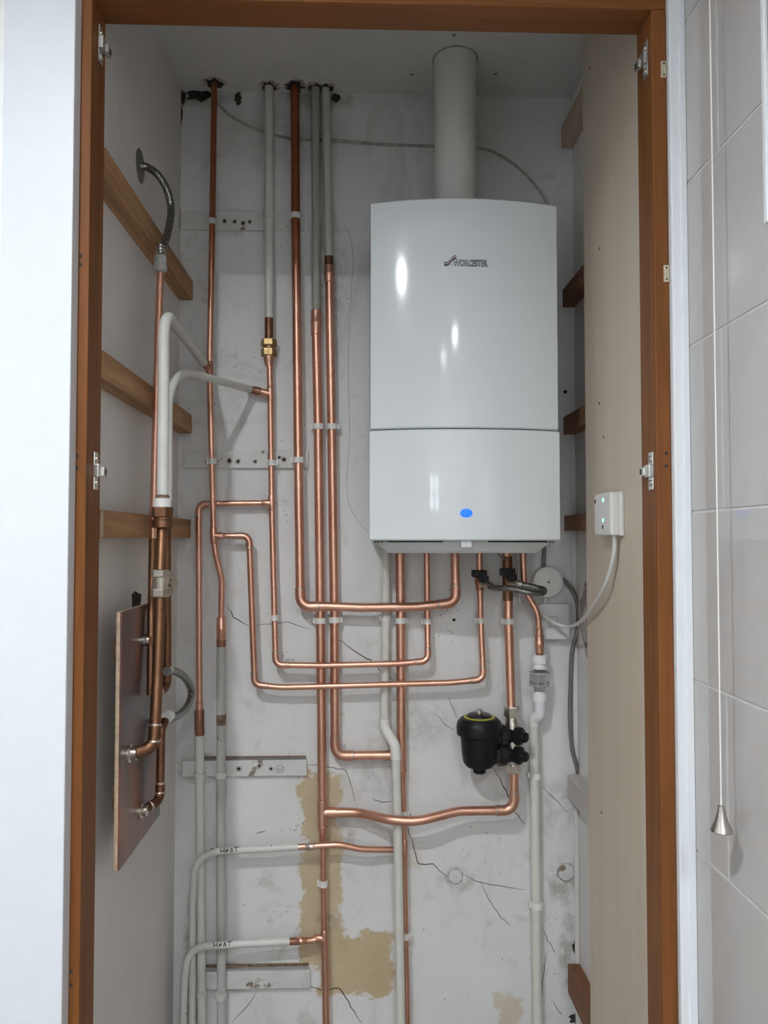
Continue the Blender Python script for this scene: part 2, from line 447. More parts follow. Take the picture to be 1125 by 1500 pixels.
# white board beside the left jamb, white edge trim at the tiles
struct(boxo('trim_1', (-.540, 1.162, 0), (-.4335, JF, ZC - .011), 'gloss_white_trim', None, .002))
m = MB(); m.box((JR + .0245, JF - .010, 0), (TX - .0005, JF + .012, ZC - .011), .003)
m.box((TX - .010, JF - .014, 0), (TX - .0005, JF - .009, ZC - .011), .001)
struct(m.build('trim_2', 'upvc_white', smooth=False))
# --- rear window of the bathroom (what the boiler front mirrors)
wn = struct(bpy.data.objects.new('window_1', None)); C.objects.link(wn)
wx, wz = -.25, 1.60
boxo('window_frame', (wx - .16, RY0, wz - .13), (wx + .16, RY0 + .03, wz + .13), 'upvc_white', wn, .004)
for sx in (-1, 1):
    for a, b in ((-.11, -.03), (.01, .11)):
        boxo('pane', (wx + sx * .072 - .055, RY0 + .028, wz + a), (wx + sx * .072 + .055, RY0 + .033, wz + b), 'window_lit', wn)

# --- ceiling downlights
for i, (x, y) in enumerate(LAMP_XY):
    dl = thing('ceiling_downlight', ['round recessed downlight in the bathroom ceiling beside the cupboard doorway',
               'round recessed downlight in the bathroom ceiling near the tiled wall',
               'round recessed downlight in the bathroom ceiling towards the rear window'][i], 'downlight', 'bathroom ceiling downlights')
    z = ZC - .01; dp = (.012, .0165, .0165)[i]
    MB().lathe((x, y, z), (0, 0, -1), [(0, .048), (dp - .001, .047), (dp, .044), (dp, .038), (.002, .037)], 28).build('bezel', 'plastic_grey', dl)
    MB().lathe((x, y, z), (0, 0, -1), [(.0005, .034), (.003, .033)], 28).build('lens', 'lamp_lens_%d' % i, dl)

# ================================================================== DETAILS OF THE SHELL
# painted boards screwed across the back wall
def wallboard(px0, px1, py0, py1, th, label):
    a = W(px0, py1); b = W(px1, py0)
    o = thing('mounting_board', label, 'board', 'painted boards on the back wall')
    boxo('board', (max(a.x, XL + .001), D - th, a.z), (b.x, D, b.z), 'paint_board', o, .0015)
    return o
b1 = wallboard(266, 446, 313, 338, .010, 'white painted board with plugged screw holes behind the upper pipes, near the ceiling')
b2 = wallboard(270, 452, 661, 686, .010, 'white painted board with torn plug holes between the left timber battens')
b3 = wallboard(268, 450, 1111, 1136, .012, 'stained white painted board with a pencilled ring, level with the black filter')
b4 = wallboard(268, 455, 1417, 1446, .014, 'thick white painted board low down under the marked heating pipes')
for par, s_, hs in ((b1, .010, ((329, 324), (344, 325), (356, 327), (366, 325))), (b2, .010, ((336, 675), (349, 676), (374, 676), (416, 673), (409, 670))),
                    (b3, .012, ((350, 1126), (380, 1122), (397, 1126)))):
    for px, py in hs:
        p = W(px, py, s_); rr = random.uniform(.0045, .0075)
        h = MB().lathe(p + Vector((0, .001, 0)), (0, -1, 0), [(0, rr*1.5), (.0016, rr*1.2), (.0018, rr*.6)], 9).build('plug_hole', 'torn_plaster', par)
        MB().lathe(p + Vector((0, -.0006, 0)), (0, -1, 0), [(0, rr*.7), (.0016, rr*.6)], 9).build('hole', 'hole_dark', h)
MB().tube([W(x, y, .0125) for x, y in ((403, 1128), (405, 1123), (411, 1121), (416, 1124), (415, 1130), (409, 1132), (404, 1130))], .0005, 6).build('pencil_ring', 'pencil', b3)
strokes(b3, [[(406, 1129), (407, 1125), (409, 1129), (411, 1125), (412, 1129)], [(414, 1123), (414, 1128)]], .0125, .0004, 'pencil', 'pencil_mark')
# boards' dirty top ledges
for par, (x0, x1, y, th) in ((b3, (285, 448, 1111, .012)), (b4, (300, 452, 1418, .014)), (b2, (278, 452, 661, .010))):
    a, b = W(x0, y, th), W(x1, y, th)
    boxo('dirt_line', (a.x, D - th * .9, a.z - .0005), (b.x, D - .0005, a.z + .0012), 'rust_edge', par)

# cracks in the plaster
CR = [((333, 888), (338, 897), (343, 905), (355, 912), (364, 917)), ((364, 917), (395, 914), (420, 911), (440, 917), (455, 922)),
      ((497, 936), (512, 948), (530, 960), (545, 969), (560, 985), (575, 996)), ((655, 1020), (664, 1036), (670, 1052)),
      ((640, 1045), (650, 1060), (665, 1070)), ((497, 1120), (507, 1130), (514, 1147), (520, 1175)), ((450, 1119), (475, 1122), (500, 1127), (507, 1130)),
      ((723, 1125), (733, 1142), (744, 1165), (755, 1190), (768, 1207)), ((597, 1212), (606, 1240), (613, 1265), (634, 1266), (655, 1284)),
      ((680, 1281), (700, 1292), (740, 1299), (768, 1303)), ((702, 1290), (715, 1315), (735, 1345), (748, 1355)), ((794, 1152), (812, 1170), (832, 1190)),
      ((453, 1443), (470, 1450), (498, 1447), (515, 1475), (530, 1498)), ((545, 1170), (560, 1176), (575, 1174)),
      ((795, 1358), (802, 1378), (815, 1398)), ((800, 1395), (796, 1430), (795, 1460)), ((808, 1465), (818, 1480), (824, 1487)), ((378, 1452), (360, 1478), (340, 1498))]
for i, ln in enumerate(CR):
    pts = []
    for (x0, y0), (x1, y1) in zip(ln, ln[1:]):
        for k in range(4): pts.append(W(x0 + (x1-x0)*k/4 + random.uniform(-1, 1), y0 + (y1-y0)*k/4 + random.uniform(-1, 1), .0002))
    pts.append(W(*ln[-1], .0002))
    n = len(pts); rr = .0011 if i in (0, 2, 7, 8, 12) else .0007
    MB().tube(pts, [rr * (.4 + .8 * math.sin(math.pi * (k + .5) / n)) for k in range(n)], 6).build('crack', 'crack_dark', wall_back)
# long faint plaster scar beside the boiler
MB().tube(spline([W(x, y, 0) for x, y in ((488, 314), (508, 335), (517, 372), (515, 420), (510, 520), (512, 640), (508, 720), (522, 760), (540, 780))]), .0013, 6).build('plaster_ridge', 'crack_soft', wall_back)
# flecks of paint and dirt on the wall: uncountable
m = MB()
cl = [(405, 750, 40, 30, 26), (330, 545, 60, 60, 18), (640, 890, 40, 30, 22), (650, 925, 25, 14, 14), (430, 1210, 22, 12, 14), (420, 965, 20, 10, 5), (565, 1130, 20, 10, 8), (420, 620, 60, 80, 16), (385, 320, 100, 160, 18),
      (690, 1230, 90, 120, 22), (660, 1400, 120, 90, 18), (820, 1400, 25, 80, 26), (390, 1300, 80, 90, 12), (500, 420, 25, 60, 8), (535, 700, 10, 60, 8)]
for cx, cy, wx_, wy_, n in cl:
    for k in range(n):
        p = W(random.gauss(cx, wx_ * .5), random.gauss(cy, wy_ * .5), 0)
        if p.x < XL + .01 or p.x > XR - .01: continue
        rr = random.uniform(.0006, .0019)
        m.lathe(p + Vector((0, .0004, 0)), (0, -1, random.uniform(-.2, .2)), [(0, rr), (.0009, rr * .7)], 6)
sp = m.build('dirt_flecks', 'crack_dark', wall_back); sp['kind'] = 'stuff'
# pencil notes on the plaster
strokes(wall_back, [[(413, 961), (416, 960), (415, 963), (413, 966)], [(418, 968), (419, 965), (421, 968), (422, 965), (424, 967)], [(425, 965), (425, 968)], [(428, 964), (427, 966), (430, 967), (428, 969)]], .0004, .0004, 'pencil', 'pencil_mark')
strokes(wall_back, [[(501, 1091), (498, 1093), (501, 1095)], [(503, 1091), (507, 1091), (503, 1095), (508, 1095)]], .0004, .0004, 'pencil', 'pencil_mark')
strokes(wall_back, [[(376, 1221), (381, 1219), (388, 1218)]], .0004, .0007, 'ink', 'ink_mark')

# holes broken into the ceiling edge, plugged roundels, damaged plaster
def blob(name, c, ax_u, ax_v, nrm, ru, rv, th, mat, par, n=18, jag=.25, seed=0):
    rnd = random.Random(seed); rings = []
    rs = [1 + rnd.uniform(-jag, jag) for _ in range(n)]
    for t_, k in ((-.001, 1.0), (th, .93), (th * 1.05, .4)):
        rings.append([c + nrm * t_ + (ax_u * math.cos(2*math.pi*i/n) * ru + ax_v * math.sin(2*math.pi*i/n) * rv) * rs[i] * k for i in range(n)])
    return MB().ringloft(rings).build(name, mat, par, angle=50)
ex, ey, ez = Vector((1, 0, 0)), Vector((0, 1, 0)), Vector((0, 0, 1))
for i, (px, s_, ru, rv) in enumerate(((314, .038, .020, .020), (394, .028, .019, .020), (432, .030, .021, .022), (462, .026, .020, .018), (478, .024, .016, .016))):
    p = T(px, s_) - ez * .004
    o = blob('torn_edge', p, ex, ey, -ez, ru * 1.3, rv * 1.25, .002, 'torn_plaster', ceiling, seed=i)
    blob('ceiling_hole', p - ez*.0022, ex, ey, -ez, ru, rv, .0008, 'hole_dark', o, jag=.3, seed=i+20)
for i, (px, py, wpx, hpx) in enumerate(((292, 127, 38, 15), (268, 141, 10, 22), (349, 136, 10, 19), (491, 131, 13, 14), (266, 168, 3, 26))):
    p = W(px, py); p.z = min(p.z, ZC - hpx/2/F*D*1.05)
    o = blob('torn_edge', p, ex, ez, -ey, wpx/2/F*D*1.22, hpx/2/F*D*1.2, .002, 'torn_plaster', wall_back, seed=i+5)
    blob('wall_hole', p - ey*.0023, ex, ez, -ey, wpx/2/F*D, hpx/2/F*D, .0008, 'hole_dark', o, jag=.3, seed=i+20)
for i, (px, py, r_) in enumerate(((667, 1283, .017), (829, 1277, .020))):
    p = W(px, py); o = blob('plaster_break', p, ex, ez, -ey, r_*1.12, r_*1.1, .0025, 'torn_plaster', wall_back, jag=.14, seed=40+i)
    MB().lathe(p, (0, -1, 0), [(.001, r_), (.006, r_*.95), (.007, r_*.7)], 20).build('plugged_hole', 'paint_board', o)
p = W(845, 1388); blob('wall_hole', p, ex, ez, -ey, .010, .016, .002, 'hole_dark', wall_back, jag=.35, seed=51)
p = W(841, 1492); blob('wall_hole', p, ex, ez, -ey, .012, .010, .002, 'hole_dark', wall_back, jag=.35, seed=53)
p = W(665, 908); blob('wall_hole', p, ex, ez, -ey, .004, .004, .001, 'hole_dark', wall_back, jag=.05, seed=54)
p = W(828, 574); blob('wall_hole', p, ex, ez, -ey, .005, .005, .001, 'hole_dark', wall_back, jag=.05, seed=55)
p = onX(862, 918, XR); o = blob('plaster_break', p, ey, ez, -ex, .075, .085, .004, 'torn_plaster', wall_right, jag=.35, seed=52)
blob('wall_hole', p + Vector((-.0045, -.035, -.01)), ey, ez, -ex, .022, .045, .001, 'rust_edge', o, jag=.35, seed=56)
# gap cut in the left wall above the stained board
p = onX(200, 882, XL); blob('wall_hole', p, ey, ez, ex, .035, .025, .002, 'hole_dark', wall_left, 10, .25, seed=57)
# long seam of old beading in the right corner
boxo('corner_bead', (XR - .012, D - .006, .02), (XR - .001, D - .0005, 1.95), 'plaster_side', wall_right)
# ceiling board and its screws
p0 = CAM + ray(560, 45) * ((ZC - CAM.z) / ray(560, 45).z); p1 = CAM + ray(735, 118) * ((ZC - CAM.z) / ray(735, 118).z)
for px, py in ((605, 36), (665, 51), (603, 109), (726, 108), (740, 35)):
    d = ray(px, py); p = CAM + d * ((ZC - CAM.z) / d.z)
    MB().lathe(p, (0, 0, -1), [(0, .004), (.0015, .0035), (.0016, .001)], 10).build('screw_head', 'cable_grey', ceiling)

# old cable painted onto the wall near the ceiling
tag(MB().tube(spline([W(x, y, .004) for x, y in ((318, 150), (335, 168), (356, 181), (385, 193), (420, 202), (455, 205), (490, 206), (530, 209), (570, 212), (632, 214), (700, 216), (730, 226), (760, 246), (783, 270), (800, 296), (806, 330))]), .0042, 8, .8)
    .build('old_cable', 'cable_painted'), 'old grey cable painted over, sagging along the wall behind the flue', 'cable')

# ---- timber battens
def batten(side, z0, z1, mat, label, y0=JB + .006, y1=D - .004):
    a = (XL, y0, z0) if side < 0 else (.514, y0, z0); b = (JL, y1, z1) if side < 0 else (XR, y1, z1)
    o = tag(boxo('timber_batten', a, b, mat, None, .002), label, 'batten', 'battens on the cupboard side walls'); return o
batten(-1, 1.894, 1.942, 'batten_wood', 'brown timber batten on the left wall crossing behind the upper braided hose')
batten(-1, 1.560, 1.606, 'batten_wood', 'timber batten on the left wall behind the two white bent pipes')
batten(-1, 1.300, 1.346, 'batten_wood', 'strongly grained timber batten on the left wall behind the old brass joint')
bt = [o for o in C.objects if o.name.startswith('timber_batten')][-1]
boxo('filler_smear', (JL - .002, JB + .0062, 1.301), (JL + .0012, JB + .014, 1.345), 'batten_pale', bt)
batten(1, 2.297, 2.348, 'batten_pale', 'pale bare timber batten on the right wall just under the ceiling', y1=D - .004)
batten(1, 1.885, 1.930, 'batten_dark', 'brown timber batten beside the upper half of the boiler, behind the plywood')
batten(1, 1.561, 1.605, 'batten_dark', 'brown timber batten level with the seam of the boiler front')
batten(1, 1.318, 1.356, 'batten_dark', 'brown timber batten behind the white receiver box')
batten(1, .660, .716, 'batten_painted', 'grey-pink painted batten on the right wall where the grey cable passes', y1=D - .016)
batten(1, .180, .250, 'batten_dark', 'rough brown batten at the bottom of the right wall')
ply = thing('plywood_panel', 'tall pale plywood panel lining the right side of the cupboard', 'panel')
boxo('sheet', (.503, JB + .004, .01), (.5135, 1.70, ZC - .004), 'plywood', ply, .0008)
for px, py in ((864, 99), (878, 364), (878, 591), (881, 1190), (884, 640)):
    p = onX(px, py, .503); MB().lathe(p + Vector((.0006, 0, 0)), (-1, 0, 0), [(0, .004), (.001, .003)], 8).build('screw_hole', 'hole_dark', ply)

# ================================================================== PIPES
r15, r22, r28 = .0075, .011, .014
G = 'pipes on the cupboard back wall'
CF = 'copper_fitting'
# --- riser at far left (x 311)
A = thing('copper_riser', 'thin reddish copper riser kinked at its foot into a chipped grey pipe', 'pipe', G)
t1 = W(307, 541, .046); t2 = W(313, 785, .046); k1 = W(316, 812, .044); k2 = W(325, 850, .034); k3 = W(324, 906, .03)
MB().tube([T(314, .040), W(311, 330, .042), W(309, 440, .045), t1, t2] + fillet(t2, k1, k2, .06) + fillet(k1, k2, k3, .06) + [k3], r15).build('pipe', 'copper_header_reflect', A)
tee(A, t1, W(309, 440, .045) - t1, W(290, 522, .07) - t1, r15, r15, 'copper_dirty')
tee(A, t2, t1 - t2, Vector((1, 0, 0)), r15)
sleeve(A, W(324, 904, .03), W(324, 938, .03), r22 * .92, CF, 'reducer', True, 1.12)
MB().tube([W(324, 934, .03), W(323.5, 1200, .026), W(325, 1556, .026)], r22).build('grey_pipe', 'paint_grey', A)
MB().tube([W(324, 936, .03), W(324, 947, .03)], r22 * 1.03).build('bare_band', 'copper_dirty', A)
MB().lathe(W(324, 1046, .0285), (0, 0, -1), [(0, r22*1.0), (.002, r22*1.06), (.022, r22*1.06), (.026, r22*1.0)], 14).build('rust_patch', 'rust_edge', A)
for y in (1135, 1458): clip(A, W(324, y, .026), r22, 'paint_clip', old=True)
clip(A, W(311, 676, .046), r15); clip(A, W(311, 325, .042), r15, 'paint_clip', -1, True)
# branch right: down and across to the boiler
B = thing('copper_pipe', 'copper pipe from the left riser tee, lowest of the three long crossings under the boiler', 'pipe', G)
run(B, [(t2 + Vector((.012, 0, 0)), None), (W(365, 785, .046), 'e'), (W(373, 1003, .050), 'e'), (W(412, 1007, .050), .25), (W(660, 1000, .050), .3), (W(708, 995, .050), 'e'),
        (W(704, 905, .032), .2), (W(702, 800, .032), None)], r15)
clip(B, W(704, 909, .032), r15)
# --- riser 2 (x 394): painted, brass joint, thin copper
P = thing('painted_riser', 'white painted riser joined by a brass coupling to thin copper pipe', 'pipe', G)
MB().tube([T(394, .028), W(394, 300, .028), W(394, 466, .028)], r22).build('white_pipe', 'paint_white', P)
MB().tube([W(394, 462, .028), W(394, 500, .028)], r22 * .97).build('bare_band', 'copper_brown', P)
o = W(394, 497, .028); dn = Vector((0, 0, -1))
bc = MB().hexnut(o, dn, .018, .0195).build('brass_coupling', 'brass_old', P, angle=20)
MB().lathe(o + dn*.018, dn, [(0, .013), (.006, .013)], 20).build('collar', 'brass_old', bc)
MB().hexnut(o + dn*.023, dn, .020, .0195).build('nut', 'brass_old', bc, angle=20)
MB().lathe(o + dn*.043, dn, [(0, .014), (.012, .012), (.02, .0095), (.024, .009)], 20).build('reducer', CF, bc)
v1 = W(396, 577, .028); v2 = W(398, 737, .028)
run(P, [(W(395, 530, .028), None), (v1, None), (v2, None), (W(402, 905, .038), None), (W(404, 974, .050), 'e'), (W(470, 975, .050), .3), (W(585, 972, .050), .3), (W(627, 968, .048), 'e'), (W(626, 905, .030), .15), (W(625, 800, .030), None)], r15)
tee(P, v1, v1 - v2, W(370, 571, .032) - v1, r15, r15 * 1.05, CF)
tee(P, v2, v1 - v2, Vector((-1, 0, 0)), r15)
clip(P, W(398, 678, .029), r15, side=1); clip(P, W(402, 905, .038), r15); clip(P, W(626, 910, .030), r15)
clip(P, W(394, 316, .028), r22, 'paint_clip', old=True)
# branch left from riser 2
Q = thing('copper_pipe', 'copper branch running left behind the first riser and down into a white painted pipe', 'pipe', G)
e1 = W(291, 738, .028)
run(Q, [(v2 - Vector((.012, 0, 0)), None), (e1, 'e'), (W(292, 1032, .028), None)], r15)
sleeve(Q, W(292, 1028, .028), W(292, 1042, .028), r15, CF, 'coupling', False, 1.2)
sleeve(Q, W(292, 1040, .028), W(292, 1068, .028), r22 * .95, 'copper_dirty', 'reducer', False, 1.12)
MB().tube([W(292, 1060, .028), W(294, 1300, .026), W(296, 1556, .026)], r22 * .98).build('white_pipe', 'paint_white', Q)
MB().lathe(W(292.5, 1066, .028), (0, 0, -1), [(0, r22*1.06), (.012, r22*1.06), (.018, r22*1.0)], 14).build('bare_band', 'copper_dirty', Q)
clip(Q, W(295.5, 1455, .026), r22, 'paint_clip', old=True); clip(Q, W(293, 1136, .027), r22, 'paint_clip', old=True)

# --- third riser (x 433)
R3 = thing('copper_riser', 'wide red-brown copper riser strapped in white at the top, turning into the uppermost crossing', 'pipe', G)
c3 = [T(432, .030), W(433, 318, .034), W(435, 470, .036)]
run(R3, [(c3[0], None), (c3[1], None), (W(434, 395, .035), None), (W(437, 680, .040), None), (W(440, 889, .052), 'e'), (W(478, 888, .053), .2), (W(530, 890, .053), .3), (W(610, 889, .053), .3), (W(668, 883, .050), 'e'), (W(667, 840, .046), .1), (W(666, 800, .040), None)], r22, 'copper_header_reflect')
clip(R3, W(433, 317, .034), r22, 'plastic_white', -1); clip(R3, W(437, 674, .040), r22)
# --- fourth riser (x 462)
R4 = thing('painted_riser', 'drab painted riser turning to bright copper with a big tee low down', 'pipe', G)
MB().tube([T(462, .026), W(463, 300, .026), W(463, 458, .026)], r22).build('drab_pipe', 'paint_drab', R4)
sleeve(R4, W(463, 455, .026), W(463, 491, .026), r22, CF)
te = W(472, 1190, .028)
MB().tube([W(463, 486, .026), W(466, 625, .026), W(469, 905, .026), W(471, 1080, .027), te, W(472.5, 1212, .028)], r22).build('pipe', 'copper', R4)
tee(R4, te, Vector((0, 0, 1)), Vector((1, 0, 0)), r22)
MB().lathe(W(472.5, 1210, .028), (0, 0, -1), [(0, r22*1.15), (.008, r22*1.12), (.018, r15*1.2), (.038, r15*1.15), (.04, r15)], 18).build('reducer', CF, R4)
el = W(475, 1374, .030)
MB().tube([W(473, 1222, .028), W(474, 1300, .028), el], r15).build('pipe', 'copper', R4)
MB().tube([el, W(476, 1400, .028), W(479, 1556, .026)], r15 * 1.22).build('pipe', 'copper', R4)
tee(R4, el, Vector((0, 0, 1)), Vector((-1, 0, 0)), r15, mat='copper_fitting')
for y, x in ((625, 466), (909, 469)): clip(R4, W(x, y, .026), r22)
clip(R4, W(473.5, 1294, .028), r15 * 1.05)
# --- fifth riser (x 480)
R5 = thing('painted_riser', 'cream painted riser leaning against the drab one, bright copper elbow at its foot', 'pipe', G)
MB().tube([T(477, .024), W(480, 280, .026), W(482, 380, .027)], r22 * .95).build('cream_pipe', 'paint_cream', R5)
MB().tube([W(482, 376, .027), W(482, 392, .027)], r22).build('bare_band', 'copper_brown', R5)
sleeve(R5, W(482, 389, .027), W(482.5, 414, .027), r22, CF)
run(R5, [(W(482.5, 410, .027), None), (W(486, 625, .027), None), (W(490, 905, .027), None), (W(491, 1107, .027), 'e'), (W(583, 1106, .027), None)], r22)
for y, x in ((625, 486.5), (908, 490)): clip(R5, W(x, y, .027), r22, side=1)
# --- boiler pipe x 586
R6 = thing('copper_pipe', 'wide copper pipe dropping from the boiler behind the white overflow pipe', 'pipe', G)
tj = W(588, 1106, .023)
MB().tube([W(586, 800, .023), W(587, 908, .023), W(588, 1080, .023), tj, W(589, 1130, .023)], r22 * 1.04).build('pipe', 'copper', R6)
tee(R6, tj, Vector((0, 0, 1)), Vector((-1, 0, 0)), r22, mat='copper_fitting')
MB().lathe(W(589, 1128, .023), (0, 0, -1), [(0, r22*1.1), (.006, r22*1.0), (.012, r15*1.25), (.03, r15*1.2)], 16).build('reducer', CF, R6)
MB().tube([W(589.5, 1130, .023), W(592, 1243, .023), W(594, 1370, .026), W(598, 1556, .026)], r15).build('pipe', 'copper', R6)
sleeve(R6, W(592, 1230, .023), W(592.5, 1256, .023), r15, CF, 'tee_fitting', False, 1.15)
clip(R6, W(587, 909, .023), r22, side=1); clip(R6, W(593.5, 1371, .026), r15, side=1); clip(R6, W(591, 1192, .023), r15, side=1)
# --- wavy crossing to the filter
WV = thing('copper_pipe', 'bowed copper pipe dipping in front of the white overflow and rising to the black filter', 'pipe', G)
ve = W(753, 1187, .062)
run(WV, [(te + Vector((.014, 0, 0)), None), (W(525, 1190, .034), .12), (W(575, 1202, .080), .16), (W(612, 1203, .084), .16), (W(672, 1188, .066), .16), (ve, 'e'), (W(753, 1128, .062), None)], r22)
# --- marked heating pipes
def heat_pipe(label, cop, wht, brad, txt, mat='paint_white'):
    o = thing('heating_pipe', label, 'pipe', G)
    MB().tube(path(cop, .09), r15).build('pipe', 'copper', o)
    MB().tube(path(wht, brad), r15 * 1.12).build('white_pipe', mat, o)
    return o
H1 = heat_pipe('white painted pipe lettered in black, its copper end just under the bowed pipe',
    [W(590, 1245, .030), W(530, 1244, .048), W(497, 1237, .052), W(433, 1241, .050)], [W(437, 1240.5, .050), W(390, 1243, .050), W(286, 1249, .047), W(282, 1330, .040), W(281, 1556, .038)], .06, 0)
sleeve(H1, W(462, 1239.5, .051), W(447, 1240.5, .050), r15, 'solder')
H2 = heat_pipe('white painted pipe lettered in black, the lower of the pair, chipped paint',
    [el - Vector((.010, 0, 0)), W(455, 1378, .034), W(418, 1379, .046)], [W(424, 1379, .045), W(380, 1381, .050), W(276, 1387, .062), W(270, 1440, .060), W(267, 1556, .058)], .06, 0)
sleeve(H2, W(449, 1378, .037), W(434, 1378.5, .042), r15, CF)
MB().lathe(W(423, 1379, .0455), W(440, 1378.6, .041) - W(423, 1379, .0455), [(0, r15*1.02), (.004, r15*1.14), (.024, r15*1.1), (.026, r15)], 14).build('bare_band', 'copper_dirty', H2)
def on_pipe(cy0, slope, x0, s, ds, r):
    return lambda x, y: s + ds * (x - x0) + math.sqrt(max(0, r*r - ((y - (cy0 + slope * (x - x0))) / F * D) ** 2)) + .0002
f1 = on_pipe(1243, -.0577, 390, .050, .003 / 104, r15 * 1.12); f2 = on_pipe(1381, -.0577, 380, .050, -.012 / 104, r15 * 1.12)
def heat_text(x, y, sc, sl):
    T = lambda pts: [(x + a * sc, y + b * sc + sl * a * sc) for a, b in pts]
    return [T([(0, -4), (0, 4)]), T([(0, 0), (5, 0)]), T([(5, -4), (5, 4)]), T([(7, 1), (11, 0), (10, -2), (8, -1), (8, 3), (11, 3)]),
            T([(13, 4), (15.5, -4), (18, 4)]), T([(14, 1), (17.5, 1)]), T([(18.5, -4), (26, -4.5)]), T([(22, -4), (21.5, 4)])]
strokes(H1, heat_text(323, 1247, 1.05, -.06), f1); strokes(H1, [[(308, 1244), (313, 1243)]], f1, .0008)
strokes(H2, heat_text(313, 1384.9, 1.05, -.058), f2)

# --- white overflow / condensate pipe at x 565
OV = thing('overflow_pipe', 'off-white plastic overflow pipe stepping forward at a double bend in front of the copper', 'pipe', G)
ro = .0108
u1, u2, u3, u4 = W(565, 800, .020), W(563, 1066, .022), W(579, 1092, .054), W(580, 1112, .056)
MB().tube([u1, W(565, 905, .020), u2], ro).build('upper_pipe', 'plastic_waste', OV)
MB().tube(fillet(u1, u2, u3, .02) and [u2 + (u1-u2).normalized()*.022] + fillet(u1, u2, u3, .03) + fillet(u2, u3, u4, .03) + [u4], ro * 1.17).build('offset_bend', 'plastic_white', OV)
MB().tube([u4, W(583, 1250, .056), W(588, 1556, .054)], ro).build('lower_pipe', 'plastic_waste', OV)
clip(OV, W(565, 905, .020), ro)

# ================================================================== FILLING VALVES, FILTER LINE
def black_valve(par, p, side=1):
    """small isolating valve with black lever; hose tail to the front right"""
    v = MB().lathe(p + ez*.012, -ez, [(0, .010), (.004, .0125), (.020, .0125), (.024, .010), (.034, .0105), (.036, .009)], 18).build('valve_body', 'copper_dirty', par)
    lev = MB().box((p.x - .022, p.y - .026, p.z + .009), (p.x + .014, p.y - .004, p.z + .026), .002)
    lev.box((p.x - .006, p.y - .026, p.z - .003), (p.x + .018, p.y - .006, p.z + .012), .002)
    lev.build('lever', 'black_plastic', v, smooth=False)
    MB().lathe(p + Vector((.002, -.006, -.008)), (.75, -.7, -.1), [(0, .009), (.012, .009), (.014, .011), (.024, .011), (.026, .008)], 14).build('tail_nut', 'nickel', v)
    return v
va = W(703, 850, .032); vb = W(744, 848, .036)
black_valve(B, va)
G7 = thing('copper_pipe', 'wide copper pipe from the boiler valve straight down to the black magnetic filter', 'pipe', G)
nt = W(749, 1038, .062)
MB().tube([W(742, 800, .034), W(744, 848, .036), W(745, 910, .040), nt], r22).build('pipe', 'copper', G7)
MB().tube([W(743, 815, .035), W(744, 880, .038)], r22 * 1.12).build('sleeve', 'copper_brown', G7)
black_valve(G7, vb); clip(G7, W(745, 910, .040), r22)
HS = thing('braided_hose', 'braided steel filling hose looping between the two black valves under the boiler', 'hose')
ha, hb = va + Vector((.018, -.022, -.010)), vb + Vector((.018, -.022, -.010))
hp = [ha, W(722, 861, .075), W(750, 862, .105), W(775, 868, .118), W(793, 869, .108), W(797, 864, .088), W(786, 861, .074), W(768, 857, .070), hb]
MB().tube(spline(hp), .0072, 14).build('hose', 'braid', HS)
for a, b in ((hp[0], hp[1]), (hp[-1], hp[-2])):
    MB().lathe(a, b - a, [(0, .0092), (.014, .0092), (.016, .008)], 16).build('ferrule', 'steel', HS)

# --- magnetic filter
FL = thing('magnetic_filter', 'black cylindrical magnetic filter with a domed cap and steel vent screw', 'filter')
fo = W(702, 1045, .085); fc = lambda y: W(702, y, .085)
zt = fo.z
MB().lathe(Vector((fo.x, fo.y, fc(1072).z)), -ez, [(-.004, .046), (0, .0465), (.004, .0455), (.05, .042), (.070, .039), (.080, .032), (.084, .020)], 32).build('canister', 'black_plastic', FL)
MB().lathe(Vector((fo.x, fo.y, fc(1077).z)), ez, [(0, .046), (.003, .0535), (.020, .0545), (.032, .052), (.041, .044), (.043, .034), (.043, .02)], 32).build('cap', 'black_plastic', FL)
MB().lathe(Vector((fo.x, fo.y, fc(1077).z + .0425)), ez, [(0, .0365), (.002, .0365), (.0022, .026)], 32).build('seal_ring', 'yellow_ring', FL)
MB().lathe(Vector((fo.x, fo.y, fc(1077).z + .0425)), ez, [(0, .031), (.005, .030), (.009, .024), (.010, .010)], 28).build('cap_knob', 'black_gloss', FL)
MB().lathe(Vector((fo.x, fo.y, fc(1077).z + .052)), ez, [(0, .009), (.008, .009), (.009, .0075)], 18).build('vent_screw', 'steel', FL)
zb = fc(1072).z - .083
MB().lathe(Vector((fo.x, fo.y, zb)), -ez, [(0, .016), (.012, .015), (.014, .012)], 20).build('drain_boss', 'black_plastic', FL)
MB().lathe(Vector((fo.x, fo.y, zb - .014)), -ez, [(0, .008), (.004, .008)], 14).build('drain_screw', 'steel', FL)
for py in (1076, 1104):
    q = W(750, py, .066); s0 = Vector((fo.x + .028, fo.y + .004, q.z))
    MB().lathe(s0, q - s0, [(0, .022), (.016, .023), (.018, .0265), (.034, .0265), (.036, .021), ((q - s0).length, .019)], 22).build('union', 'black_gloss', FL)
    kb = MB()
    kb.lathe(q + Vector((0, -.002, 0)), (.7, -.7, 0), [(0, .013), (.010, .014), (.013, .0215), (.024, .0215), (.028, .014), (.040, .012), (.042, .008)], 10)
    kb.build('valve_knob', 'black_plastic', FL, angle=20)
vbod = MB(); top = W(750, 1052, .062); bot = W(753, 1120, .062)
vbod.lathe(top + ez*.004, bot - top, [(0, .0155), (.012, .0165), (.020, .0185), (.052, .0185), (.062, .0185), (.100, .0185), (.108, .0165), ((top - bot).length + .006, .015)], 20)
vb_ = vbod.build('valve_body', 'nickel', FL)
